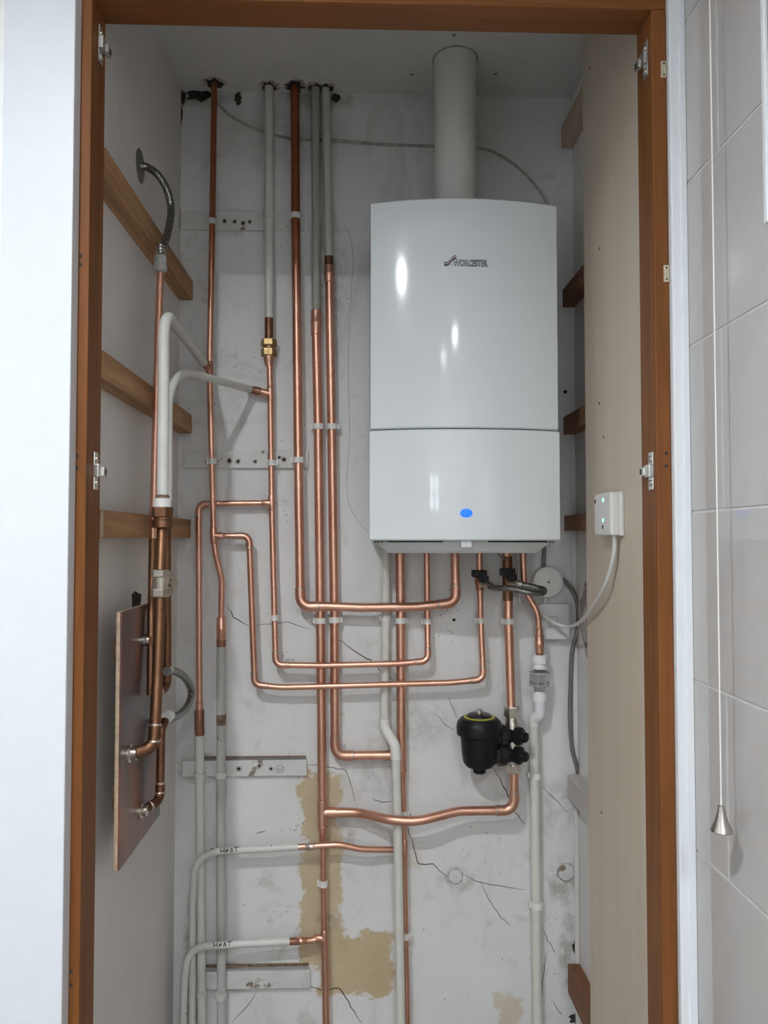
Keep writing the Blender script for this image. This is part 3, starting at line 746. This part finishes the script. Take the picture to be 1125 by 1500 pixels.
MB().hexnut(W(749.5, 1034, .062), -ez, .026, .0185).build('compression_nut', 'nickel', FL, angle=20)
MB().hexnut(W(753, 1118, .062), -ez, .022, .0185).build('compression_nut', 'nickel', FL, angle=20)

# --- safety discharge pipe with tundish
DS = thing('discharge_pipe', 'thin copper outlet bending right into a clear tundish and long white plastic pipe', 'pipe', G)
d3 = W(790, 926, .048)
MB().tube(path([W(766, 800, .034), W(768, 862, .036), W(788, 898, .048), d3], .06), r15).build('pipe', 'copper', DS)
sleeve(DS, W(790, 920, .048), W(790, 932, .048), r15, CF, 'reducer', False, 1.2)
sleeve(DS, W(790, 930, .048), W(790.5, 956, .048), r22 * .9, CF)
MB().tube([W(790.5, 952, .048), W(790.5, 966, .048)], .009).build('spigot', 'copper_dirty', DS)
o = W(790.5, 959, .048)
MB().lathe(o, -ez, [(0, .0165), (.001, .018), (.020, .018), (.021, .014), (.027, .014), (.028, .0165), (.034, .0165), (.035, .013)], 20).build('upper_nut', 'plastic_bright', DS)
td = MB().lathe(W(790, 979, .048), -ez, [(0, .0135), (.006, .014), (.008, .0225), (.016, .0235), (.034, .0235), (.040, .019), (.046, .014), (.056, .013)], 24).build('tundish', 'clear_plastic', DS)
for q in (-1, 1):
    boxo('rib', (W(790, 990, .048).x + q*.009 - .0012, D - .0722, W(790, 1004, .048).z), (W(790, 990, .048).x + q*.009 + .0012, D - .0700, W(790, 988, .048).z), 'plastic_grey', td)
MB().lathe(W(790, 984, .048), -ez, [(0, .0239), (.002, .0243), (.004, .0239)], 24).build('rim', 'plastic_grey', td)
MB().lathe(W(790, 1002, .048), -ez, [(0, .0237), (.0015, .024), (.003, .0237)], 24).build('rim', 'plastic_grey', td)
o = W(790.5, 1012, .048)
MB().lathe(o, -ez, [(0, .0125), (.006, .0125), (.007, .017), (.024, .017), (.025, .013), (.034, .013)], 20).build('lower_nut', 'plastic_bright', DS)
w1, w2, w3 = W(791, 1030, .048), W(791, 1047, .044), W(782, 1054, .028)
MB().tube([w1] + fillet(w1, w2, w3, .012) + [w3], .0133).build('elbow', 'plastic_bright', DS)
MB().tube([w3 + ez*.012, w3 - ez*.016], .0125).build('socket', 'plastic_white', DS)
MB().tube([w3, W(784, 1200, .024), W(788, 1556, .022)], .0115).build('waste_pipe', 'plastic_waste', DS)
clip(DS, W(784.5, 1136, .024), .0115, 'plastic_white', -1); clip(DS, W(786.5, 1326, .023), .0115, 'plastic_white', -1)

# ================================================================== BOILER
BX = (onY(539, 500, 1.63).x + onY(821, 500, 1.63).x) / 2
BW, SAG, YF = .2005, .032, 1.632          # half width, bulge, side edge of the front
RB = (BW**2 + SAG**2) / (2 * SAG)
def by(x):                                # y of the bulged front at offset x from the centre
    return YF - (math.sqrt(RB*RB - x*x) - (RB - SAG))
BZ1 = onY(539, 297, YF).z; BZ0 = onY(545, 792, YF).z; BZS = onY(541, 630, YF).z
BL = thing('boiler', 'white gloss wall-hung combi boiler with bowed front and blue light', 'boiler')
def bowed(z0, z1, off, hw, yback, n=40, bev=.003):
    m = MB(); rings = []
    zs = [(z0, bev), (z0 + bev, 0), (z1 - bev, 0), (z1, bev)]
    for z, ins in zs:
        ring = []
        for i in range(n + 1):
            x = -hw + 2*hw*i/n
            ring.append(Vector((BX + x * (1 - ins/hw), by(max(-BW, min(BW, x))) - off + ins, z)))
        # rounded front corners go back to the sides
        ring += [Vector((BX + hw - ins, YF + .012, z)), Vector((BX + hw - ins, yback, z)), Vector((BX - hw + ins, yback, z)), Vector((BX - hw + ins, YF + .012, z))]
        rings.append(ring)
    return m.ringloft(rings)
bowed(BZS + .0012, BZ1, 0, BW, D - .012).build('casing', 'boiler_white', BL, angle=28)
lp = bowed(BZ0, BZS - .0012, .0022, BW + .002, YF + .06).build('control_panel', 'boiler_gloss', BL, angle=28)
boxo('chassis', (BX - BW + .004, YF + .055, BZ0 + .002), (BX + BW - .004, D - .012, BZS), 'tray_white', BL)
# tray below, tapering inwards, with the little front tongue
m = MB(); rings = []
for z, hx, yf in ((BZ0 - .001, BW - .008, 1.640), (BZ0 - .004, BW - .012, 1.640), (BZ0 - .022, BW - .036, 1.652), (BZ0 - .027, BW - .040, 1.662)):
    rings.append([Vector((BX - hx, yf + .012, z)), Vector((BX - hx*.5, yf - .012, z)), Vector((BX, yf - .016, z)), Vector((BX + hx*.5, yf - .012, z)), Vector((BX + hx, yf + .012, z)), Vector((BX + hx, D - .07, z)), Vector((BX - hx, D - .07, z))])
tr = m.ringloft(rings).build('tray', 'tray_white', BL, angle=25)
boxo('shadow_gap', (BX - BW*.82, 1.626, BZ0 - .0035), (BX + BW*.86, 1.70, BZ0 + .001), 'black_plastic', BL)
boxo('latch_tongue', (BX - .012, 1.606, BZ0 - .014), (BX + .010, 1.626, BZ0 + .0005), 'tray_white', BL, .001)
for q in (-1, 1):
    for k in range(3): MB().lathe(Vector((BX + q*(BW - .010 - k*.007), 1.64, BZ0 - .001)), -ez, [(0, .0028), (.0035, .0025)], 10).build('panel_screw', 'cable_grey', BL)
# blue status light, small printed marks on the front
def front(px, py, off=0):                 # point on the bowed front under a pixel
    d = ray(px, py); Y = 1.61
    for _ in range(12):
        p = CAM + d * (Y / d.y); Y = by(max(-BW, min(BW, p.x - BX))) - .0022 - off
    return CAM + d * (Y / d.y)
pb = front(683, 751.5)
m = MB(); ring = []
for t_, k in ((-.002, 1.0), (.0012, 1.0), (.0022, .8), (.0024, .3)):
    ring.append([pb + Vector((.0128*k*math.cos(a), -t_, .0092*k*math.sin(a))) for a in [2*math.pi*i/28 for i in range(28)]])
m.ringloft(ring).build('status_light', 'led_blue', lp)
# name badge: letters proud of the casing, bent to the bow
def text_mesh(body, size, off, ext):
    cu = bpy.data.curves.new('lettering', 'FONT'); cu.body = body; cu.size = size; cu.extrude = ext; cu.offset = off
    cu.space_character = .98; cu.resolution_u = 3
    ob = bpy.data.objects.new('lettering', cu); C.objects.link(ob)
    dg = bpy.context.evaluated_depsgraph_get(); dg.update()
    me = bpy.data.meshes.new_from_object(ob.evaluated_get(dg)); bpy.data.objects.remove(ob)
    return me
def badge(body, x0, z0, width, size, off, ext, mat, proud, par):
    me = text_mesh(body, size, off, ext)
    xs = [v.co.x for v in me.vertices]; k = width / (max(xs) - min(xs)); mn = min(xs)
    for v in me.vertices:
        x = x0 + (v.co.x - mn) * k; v.co = Vector((x, by(x - BX) - proud - v.co.z, z0 + v.co.y))
    me.materials.append(MATS[mat]); o = bpy.data.objects.new('lettering', me); C.objects.link(o); o.parent = par
    return o
def cas(px, py):
    d = ray(px, py); Y = 1.61
    for _ in range(12):
        p = CAM + d * (Y / d.y); Y = by(max(-BW, min(BW, p.x - BX)))
    return CAM + d * (Y / d.y)
a, b = cas(664.5, 389), cas(714, 381); hgt = (b.z - a.z)
bd = thing('x', 'x', 'x'); bpy.data.objects.remove(bd)
sw = [(650.5, 386), (653, 387), (657, 385.5), (661, 381), (664, 378), (667, 377), (668.5, 378.5)]
up = [cas(x, y) for x, y in sw]
def ribbon(pts, wd, proud, mat, name, par):
    m = MB(); rings = []
    for p in pts:
        rings.append([p + Vector((0, -proud, wd)), p + Vector((0, -proud, -wd)), p + Vector((0, .0004, -wd)), p + Vector((0, .0004, wd))])
    return m.ringloft(rings).build(name, mat, par, smooth=False)
em = ribbon(spline(up, 5), .0042, .0010, 'badge_dark', 'emblem', BL)
ribbon(spline([p + Vector((0, 0, .0008)) for p in up], 5), .0009, .0014, 'badge_silver', 'emblem_stripe', em)
ribbon(spline([p + Vector((0, 0, -.0016)) for p in up], 5), .0010, .0013, 'badge_plum', 'emblem_stripe', em)
bk = badge('WORCESTER', a.x - .0008, a.z - .0006, b.x - a.x + .0016, hgt * 1.42, .0011, .0006, 'badge_dark', .0006, em); bk.name = 'letter_outline'
badge('WORCESTER', a.x, a.z, b.x - a.x, hgt * 1.40, .00005, .0006, 'badge_silver', .0012, em)
m = MB(); f0 = cas(658, 389); f1_ = cas(666, 389); f2_ = cas(664, 382)
m.prism([f0 + Vector((0, .0003, 0)), f1_ + Vector((0, .0003, 0)), f2_ + Vector((0, .0003, 0))], (0, -.0009, 0)).build('emblem_wedge', 'badge_silver', em)

# --- flue
fy = 1.782; fx = onY(667, 180, fy).x
FU = thing('flue_pipe', 'smooth white flue pipe rising from the boiler top into the ceiling', 'flue')
MB().lathe((fx, fy, BZ1 - .006), (0, 0, 1), [(0, .0485), (.35, .0495), (ZC - BZ1 + .004, .0505)], 40).build('duct', 'flue_white', FU)
MB().lathe((fx, fy, ZC), (0, 0, -1), [(0, .0545), (.0018, .054), (.002, .0508)], 40).build('ceiling_seal', 'cable_painted', FU)
MB().lathe((fx, fy, BZ1 - .001), (0, 0, 1), [(0, .060), (.010, .060), (.012, .050)], 40).build('turret', 'flue_white', FU)

# ================================================================== ELECTRICS
JX = thing('junction_box', 'round white junction box with a centre screw under the boiler corner', 'junction box')
jc = W(800, 852)
MB().lathe(jc, (0, -1, 0), [(0, .039), (.018, .039), (.024, .0375), (.0265, .034), (.0268, .01)], 36).build('lid', 'plastic_white', JX)
MB().lathe(jc + Vector((0, -.0266, 0)), (0, -1, 0), [(0, .0034), (.0012, .003)], 12).build('screw', 'cable_grey', JX)
for i in range(5):
    a_ = rad(60 + i * 15); MB().lathe(jc + Vector((.030*math.cos(a_), -.0262, .030*math.sin(a_))), (0, -1, 0), [(0, .0016), (.0008, .0012)], 8).build('mark', 'plate_white', JX)
SP = thing('fused_spur', 'square white switched spur plate on the wall behind the bent discharge pipe', 'switch')
sc_ = W(807, 909)
boxo('back_box', (sc_.x - .037, D - .018, sc_.z - .041), (sc_.x + .037, D, sc_.z + .041), 'plate_white', SP, .002)
boxo('face_plate', (sc_.x - .040, D - .027, sc_.z - .044), (sc_.x + .040, D - .0175, sc_.z + .044), 'plate_white', SP, .003)
q = W(810.5, 911, .027); boxo('rocker', (q.x - .0075, D - .0295, q.z - .012), (q.x + .0075, D - .026, q.z + .012), 'plastic_white', SP, .0012)
boxo('rocker_gap', (q.x - .0085, D - .0276, q.z - .013), (q.x + .0085, D - .0262, q.z + .013), 'cable_grey', SP)
q = W(798, 911, .027); boxo('fuse_carrier', (q.x - .006, D - .0285, q.z - .010), (q.x + .006, D - .026, q.z + .010), 'plastic_white', SP, .001)
def cable(name, label, pts, r, mat, k=8, flat=1.0):
    return tag(MB().tube(spline(pts, k), r, 10, flat).build(name, mat), label, 'cable')
cable('power_cable', 'dark grey cable dropping from the boiler corner into the round junction box', [W(797, 790, .02), W(797, 808, .02), W(796, 832, .016)], .0055, 'cable_grey')
cable('power_cable', 'dark grey cable looping from the junction box down the right corner past the painted batten',
      [W(821, 847, .012), W(832, 856, .012), W(843, 875, .012), W(847, 900, .011), W(845, 925, .011), W(838, 955, .010), W(836, 1000, .008), W(835, 1050, .008), W(838, 1095, .009), W(845, 1124, .008),
       W(849, 1150, .008), W(851, 1185, .008), W(853, 1230, .008), W(856, 1300, .006), W(855, 1360, .006), W(856, 1405, .006)], .0055, 'cable_grey')
cable('white_wire', 'thin white wire curling from behind the boiler to the spur plate', [W(757, 800, .016), W(760, 830, .014), W(759, 862, .012), W(763, 885, .012), W(775, 900, .012)], .0028, 'cable_white')
cable('white_wire', 'short pale cable between junction box and spur plate', [W(798, 872, .010), W(799, 880, .012), W(797, 888, .012)], .004, 'cable_white')
cable('black_wire', 'short black sensor wire under the boiler beside the right valve', [W(726, 802, .05), W(731, 812, .05), W(739, 820, .05)], .0022, 'cable_grey')
# wireless receiver on the plywood
RC = thing('receiver_box', 'small white wireless receiver box with two green lights fixed to the plywood', 'receiver')
ra = onX(915, 785, .503); rb_ = onX(915, 719, .503); xf = .476; yn = ra.y; yf_ = onX(870, 750, xf).y
boxo('back_plate', (xf + .018, yn, ra.z), (.5028, yf_, rb_.z), 'plastic_white', RC, .003)
boxo('cover', (xf, yn + .001, ra.z + .001), (xf + .0195, yf_ - .001, rb_.z - .001), 'plastic_white', RC, .005)
for py in (732.5, 762):
    q = onX(883.3, py, xf); MB().lathe(q + Vector((.001, 0, 0)), (-1, 0, 0), [(0, .0042), (.0016, .0038), (.002, .002)], 14).build('indicator_light', 'led_green', RC)
for px, py in ((883, 772), (872, 735)):
    q = onX(px, py, xf); boxo('slot', (q.x - .0006, q.y - .003, q.z - .0035), (q.x + .001, q.y + .003, q.z + .0035), 'hole_dark', RC)
cable('receiver_cable', 'white cable hanging from the receiver box in a loop to the spur plate',
      [Vector((.490, onX(900, 788, .490).y, ra.z + .004)), onX(900, 805, .490), onX(895, 832, .488), onX(884, 862, .484), W(866, 893, .31), W(850, 911, .21), W(834, 918, .09), W(818, 915, .06), W(804, 907, .045), W(796, 901, .038)], .0042, 'cable_white')

# ================================================================== LEFT WALL: SHOWER PIPES
# stained board
SB = thing('stained_board', 'dark stained plywood board standing off the left wall behind the shower pipes', 'board')
pa = onX(178, 1271, -.402); xb0, xb1 = -.412, -.402
y0b, y1b = onX(178, 1000, xb1).y, onX(234, 1192, xb1).y
zt_, zb_ = onX(178, 897, xb1).z, pa.z
boxo('face', (xb1 - .0035, y0b, zb_), (xb1, y1b, zt_), 'stained_board', SB)
boxo('core', (xb0, y0b, zb_), (xb1 - .0035, y1b, zt_), 'ply_edge', SB)
for zz in (zb_ + .08, zt_ - .08): boxo('spacer', (XL, y0b + .12, zz - .02), (xb0, y1b - .05, zz + .02), 'batten_wood', SB)
LX = -.372
def L(px, py, X=LX): return onX(px, py, X)
G2 = 'shower pipes on the left wall'
# copper drop fed by the upper hose
S1 = thing('copper_pipe', 'long copper pipe hanging from the upper braided hose in front of the timber battens', 'pipe', G2)
a0 = L(235, 398, -.402); 
a1 = L(230, 560, -.405); a2 = L(224, 800, -.403)
MB().tube([a0, a1, a2], r15).build('pipe', 'copper', S1)
MB().tube([L(224, 790, -.403), L(222.5, 870, -.396), L(222, 900, -.392), L(221, 1018, -.388)], r15 * 1.03).build('pipe', 'copper_brown', S1)
cn = L(235, 386, -.402)
MB().lathe(cn + ez*.016, -ez, [(0, .0105), (.004, .0125), (.013, .0125), (.014, .0115), (.020, .0115), (.021, .0135), (.030, .0135), (.033, .0115), (.034, .0085)], 20).build('push_fitting', 'plastic_grey', S1)
HO = thing('braided_hose', 'braided steel hose curving out of a round hole high on the left wall', 'hose')
h0 = onX(205, 243, XL)
ht = cn + ez * .016
pts = [h0 + Vector((-.0, 0, 0)), onX(216, 245, -.438), onX(232, 257, -.415), onX(245, 280, -.402), onX(250.5, 308, -.396), onX(246, 340, -.396), onX(238, 366, -.400), ht]
MB().tube(spline(pts), .0078, 14).build('hose', 'braid', HO)
fe = MB(); 
for k in range(3): fe.lathe(ht + ez*(.002 + k*.0068), ez, [(0, .0082), (.001, .0095), (.005, .0095), (.006, .0082)], 16)
fe.build('ferrule', 'steel', HO)
blob('hose_hole', h0 + ex*.0005, ey, ez, ex, .030, .036, .0012, 'cable_grey', wall_left, 26, .03, 61)
# white bent pipes
jv = L(238, 742, -.372)
WP1 = thing('white_bent_pipe', 'white painted pipe rising from an old brass joint and bending over to the first riser', 'pipe', G2)
c1 = L(240.5, 455, -.372)
MB().tube(path([jv, L(239, 640, -.372), c1, t1 + (W(290, 522, .07) - t1).normalized() * .022], [0, .3, .050, 0]), .0105).build('pipe', 'paint_white', WP1)
MB().tube([t1, t1 + (W(290, 522, .07) - t1).normalized() * .034], r15 * 1.2).build('bare_end', 'copper_dirty', WP1)
MB().lathe(jv + ez*.016, -ez, [(0, .0125), (.002, .0165), (.017, .0175), (.018, .015)], 12).build('white_collar', 'plastic_white', WP1)
MB().lathe(jv + ez*.022, -ez, [(0, .0112), (.003, .0135), (.006, .0128)], 12).build('rust_ring', 'rust_edge', WP1)
j2 = jv - ez * .001
MB().hexnut(j2, -ez, .020, .0200).build('brass_nut', 'copper_brown', WP1, angle=20)
MB().lathe(j2 - ez*.018, -ez, [(0, .0165), (.006, .0165), (.007, .0190), (.020, .0190), (.022, .015)], 16).build('brass_body', 'copper_brown', WP1)
WP2 = thing('white_bent_pipe', 'slimmer white painted pipe bending over lower to the second riser, behind its twin', 'pipe', G2)
q0 = L(246, 735, -.388)
MB().tube(path([q0, L(247, 538, -.388), W(367, 570.5, .031)], [0, .085, 0]), .0088).build('pipe', 'paint_white', WP2)
dd = (W(360, 569, .032) - v1).normalized()
MB().lathe(v1 + dd*.012, dd, [(0, r15*1.2), (.014, r15*1.25), (.016, r15*1.36), (.026, r15*1.36), (.028, r15*1.2), (.046, r15*1.2), (.05, r15*1.05)], 14).build('corroded_end', 'copper_dirty', WP2)
# brown pipe pair with isolating valves
b0 = j2 - ez*.036; 
S2 = thing('brown_pipe', 'tarnished brown pipe through a nickel valve, elbowed into the stained board', 'pipe', G2)
iv = L(235, 836, -.368); iv2 = L(235, 872, -.368)
e2 = L(225.5, 1096, -.364)
MB().tube([b0, iv], .0095).build('upper_pipe', 'copper_brown', S2)
run(S2, [(iv2 + ez*.004, None), (L(231, 985, -.366), None), (e2, 'e'), (Vector((xb1 + .001, e2.y - .02, e2.z - .004)), None)], .0100, 'copper_brown', 'copper_brown')
MB().lathe(L(226, 1083, -.364), -ez, [(0, .0115), (.002, .0128), (.004, .0115)], 14).build('solder_ring', 'solder', S2)
vl = MB(); vl.hexnut(iv + ez*.002, -ez, .014, .0175); vl.lathe(iv - ez*.012, -ez, [(0, .0135), (.022, .0135)], 18)
vl.hexnut(iv - ez*.033, -ez, .015, .0175); vl.build('isolating_valve', 'nickel', S2, angle=20)
MB().lathe(Vector((xb1, e2.y - .020, e2.z - .004)), ex, [(0, .016), (.003, .016), (.005, .0118), (.014, .0118)], 16).build('board_flange', 'nickel', S2)
S3 = thing('brown_pipe', 'tarnished brown pipe behind its twin, ending in an elbow by the lower hose', 'pipe', G2)
s3a = L(243.5, 742, -.392); s3b = L(244, 838, -.392); s3c = L(244, 1006, -.392)
MB().tube([s3a, s3b + ez*.002], .0090).build('upper_pipe', 'copper_brown', S3)
run(S3, [(s3b - ez*.02, None), (L(244.5, 930, -.392), None), (s3c, 'e'), (s3c + Vector((-.010, -.055, -.006)), None)], .0090, 'copper_brown', 'copper_brown')
vl = MB(); vl.hexnut(s3b + ez*.0, -ez, .012, .0140); vl.lathe(s3b - ez*.012, -ez, [(0, .011), (.022, .011)], 18); vl.hexnut(s3b - ez*.034, -ez, .013, .0140)
vl.lathe(s3b - ez*.023, (.8, -.6, 0), [(0, .007), (.016, .007), (.017, .009), (.025, .009)], 14)
vl.build('isolating_valve', 'nickel', S3, angle=20)
q = L(213, 938, xb1); MB().lathe(Vector((xb1, q.y, q.z)), ex, [(0, .013), (.003, .013), (.004, .0095), (.030, .0095)], 16).build('board_stub', 'nickel', S3)
MB().tube([Vector((xb1 + .026, q.y, q.z)), L(224, 938, -.380)], .0088).build('stub_pipe', 'copper_brown', S3)
S4 = thing('brown_pipe', 'short tarnished pipe from the lower hose down to an elbow low on the stained board', 'pipe', G2)
m0 = L(241.5, 1056, -.382); m1 = L(236, 1070, -.382); m2 = L(234.5, 1172, -.380)
run(S4, [(m0, None), (m1, .012), (m2, 'e'), (Vector((xb1 + .001, m2.y - .055, m2.z - .002)), None)], .0080, 'copper_brown', 'copper_brown')
MB().lathe(L(234.7, 1159, -.380), -ez, [(0, .0098), (.0015, .0108), (.003, .0098)], 14).build('solder_ring', 'solder', S4)
MB().lathe(Vector((xb1, m2.y - .052, m2.z - .002)), ex, [(0, .014), (.003, .014), (.005, .0100), (.012, .0100)], 16).build('board_flange', 'nickel', S4)
HL = thing('braided_hose', 'braided steel hose in a half loop beside the stained board', 'hose')
g0, g1 = L(246, 983, -.388), L(247, 1053, -.388)
MB().tube(spline([g0, L(258, 984, -.388), L(272, 994, -.388), L(280, 1012, -.388), L(276, 1032, -.388), L(264, 1046, -.388), g1]), .0085, 14).build('hose', 'braid', HL)
MB().lathe(g1 + Vector((0, .012, .004)), g1 - L(264, 1046, -.388), [(0, .0105), (.018, .0108), (.020, .0125), (.026, .0125), (.028, .010)], 18).build('collar', 'plastic_white', HL)
MB().lathe(g0 + Vector((0, .012, .001)), Vector((0, -1, 0)), [(0, .0095), (.02, .0095)], 16).build('ferrule', 'steel', HL)

# ================================================================== HINGE PLATES ON THE JAMBS
def hinge(side, px, py, label, tilt):
    o = thing('hinge_plate', label, 'hinge', 'concealed hinge plates left on the jambs')
    X = JL if side < 0 else JR; sx = 1 if side < 0 else -1
    c = onX(px, py, X); y, z = c.y, c.z
    def bx(name, x0, x1, ya, yb, za, zb, mat='steel', bev=.001, par=o):
        return boxo(name, (X + sx*x0, y + ya, z + za), (X + sx*x1, y + yb, z + zb), mat, par, bev)
    bx('upper_tab', 0, .0025, -.009, .009, .008, .030); bx('lower_tab', 0, .0025, -.009, .009, -.030, -.008)
    br = bx('bridge', 0, .009, -.011, .009, -.010, .010)
    bx('arm_stub', .004, .0115, .006, .024, -.007, .007, par=br)
    bx('stub_slot', .0112, .0121, .016, .020, -.0045, .0045, 'hole_dark', 0, br)
    for dz in (-.019, .019):
        s_ = MB().lathe(Vector((X + sx*.002, y + .001, z + dz)), (sx, 0, 0), [(0, .0052), (.0015, .005), (.003, .003)], 14).build('screw', 'nickel', o)
        MB().lathe(Vector((X + sx*.0046, y + .001, z + dz)), (sx, 0, 0), [(0, .0016), (.0006, .0014)], 8).build('recess', 'hole_dark', s_)
    return o
hinge(-1, 139, 690, 'steel hinge plate halfway up the left jamb', 0)
hinge(-1, 146, 66, 'steel hinge plate at the top of the left jamb under the frame head', 0)
hinge(1, 955, 690, 'steel hinge plate on the right jamb beside the receiver box', 0)
hinge(1, 947, 88, 'steel hinge plate at the top of the right jamb by the plywood', 0)

# ================================================================== PULL CORD, TRUNKING
PCD = thing('pull_cord', 'white light pull cord with a brushed steel bell handle by the tiles', 'pull cord')
cx_, cy_ = .478, 0
pbell = onX(1057, 1218, .478); yb_ = pbell.y
ztop = onX(1057, 1181, .478).z
MB().tube([Vector((.478, yb_, ZC - .012)), Vector((.4785, yb_, 1.8)), Vector((.478, yb_, ztop))], .0011, 8).build('cord', 'cord_white', PCD)
hh = ztop - pbell.z
MB().lathe((.478, yb_, ztop), -ez, [(0, .0042), (.004, .0046), (hh*.35, .0062), (hh*.6, .0088), (hh*.82, .0122), (hh*.96, .0142), (hh, .0138), (hh, .010)], 28).build('bell_handle', 'brushed_steel', PCD)
MB().lathe((.478, yb_, ztop + .0015), -ez, [(0, .002), (.001, .0035), (.003, .0035)], 14).build('cord_ferrule', 'steel', PCD)
yt = onX(1123, 200, TX).y
tk = tag(boxo('white_trunking', (TX - .006, yt - .008, onX(1123, 330, TX).z), (TX - .0003, yt, ZC - .012), 'upvc_white', None, .002), 'slim white plastic trunking running up the tiled wall', 'trunking')
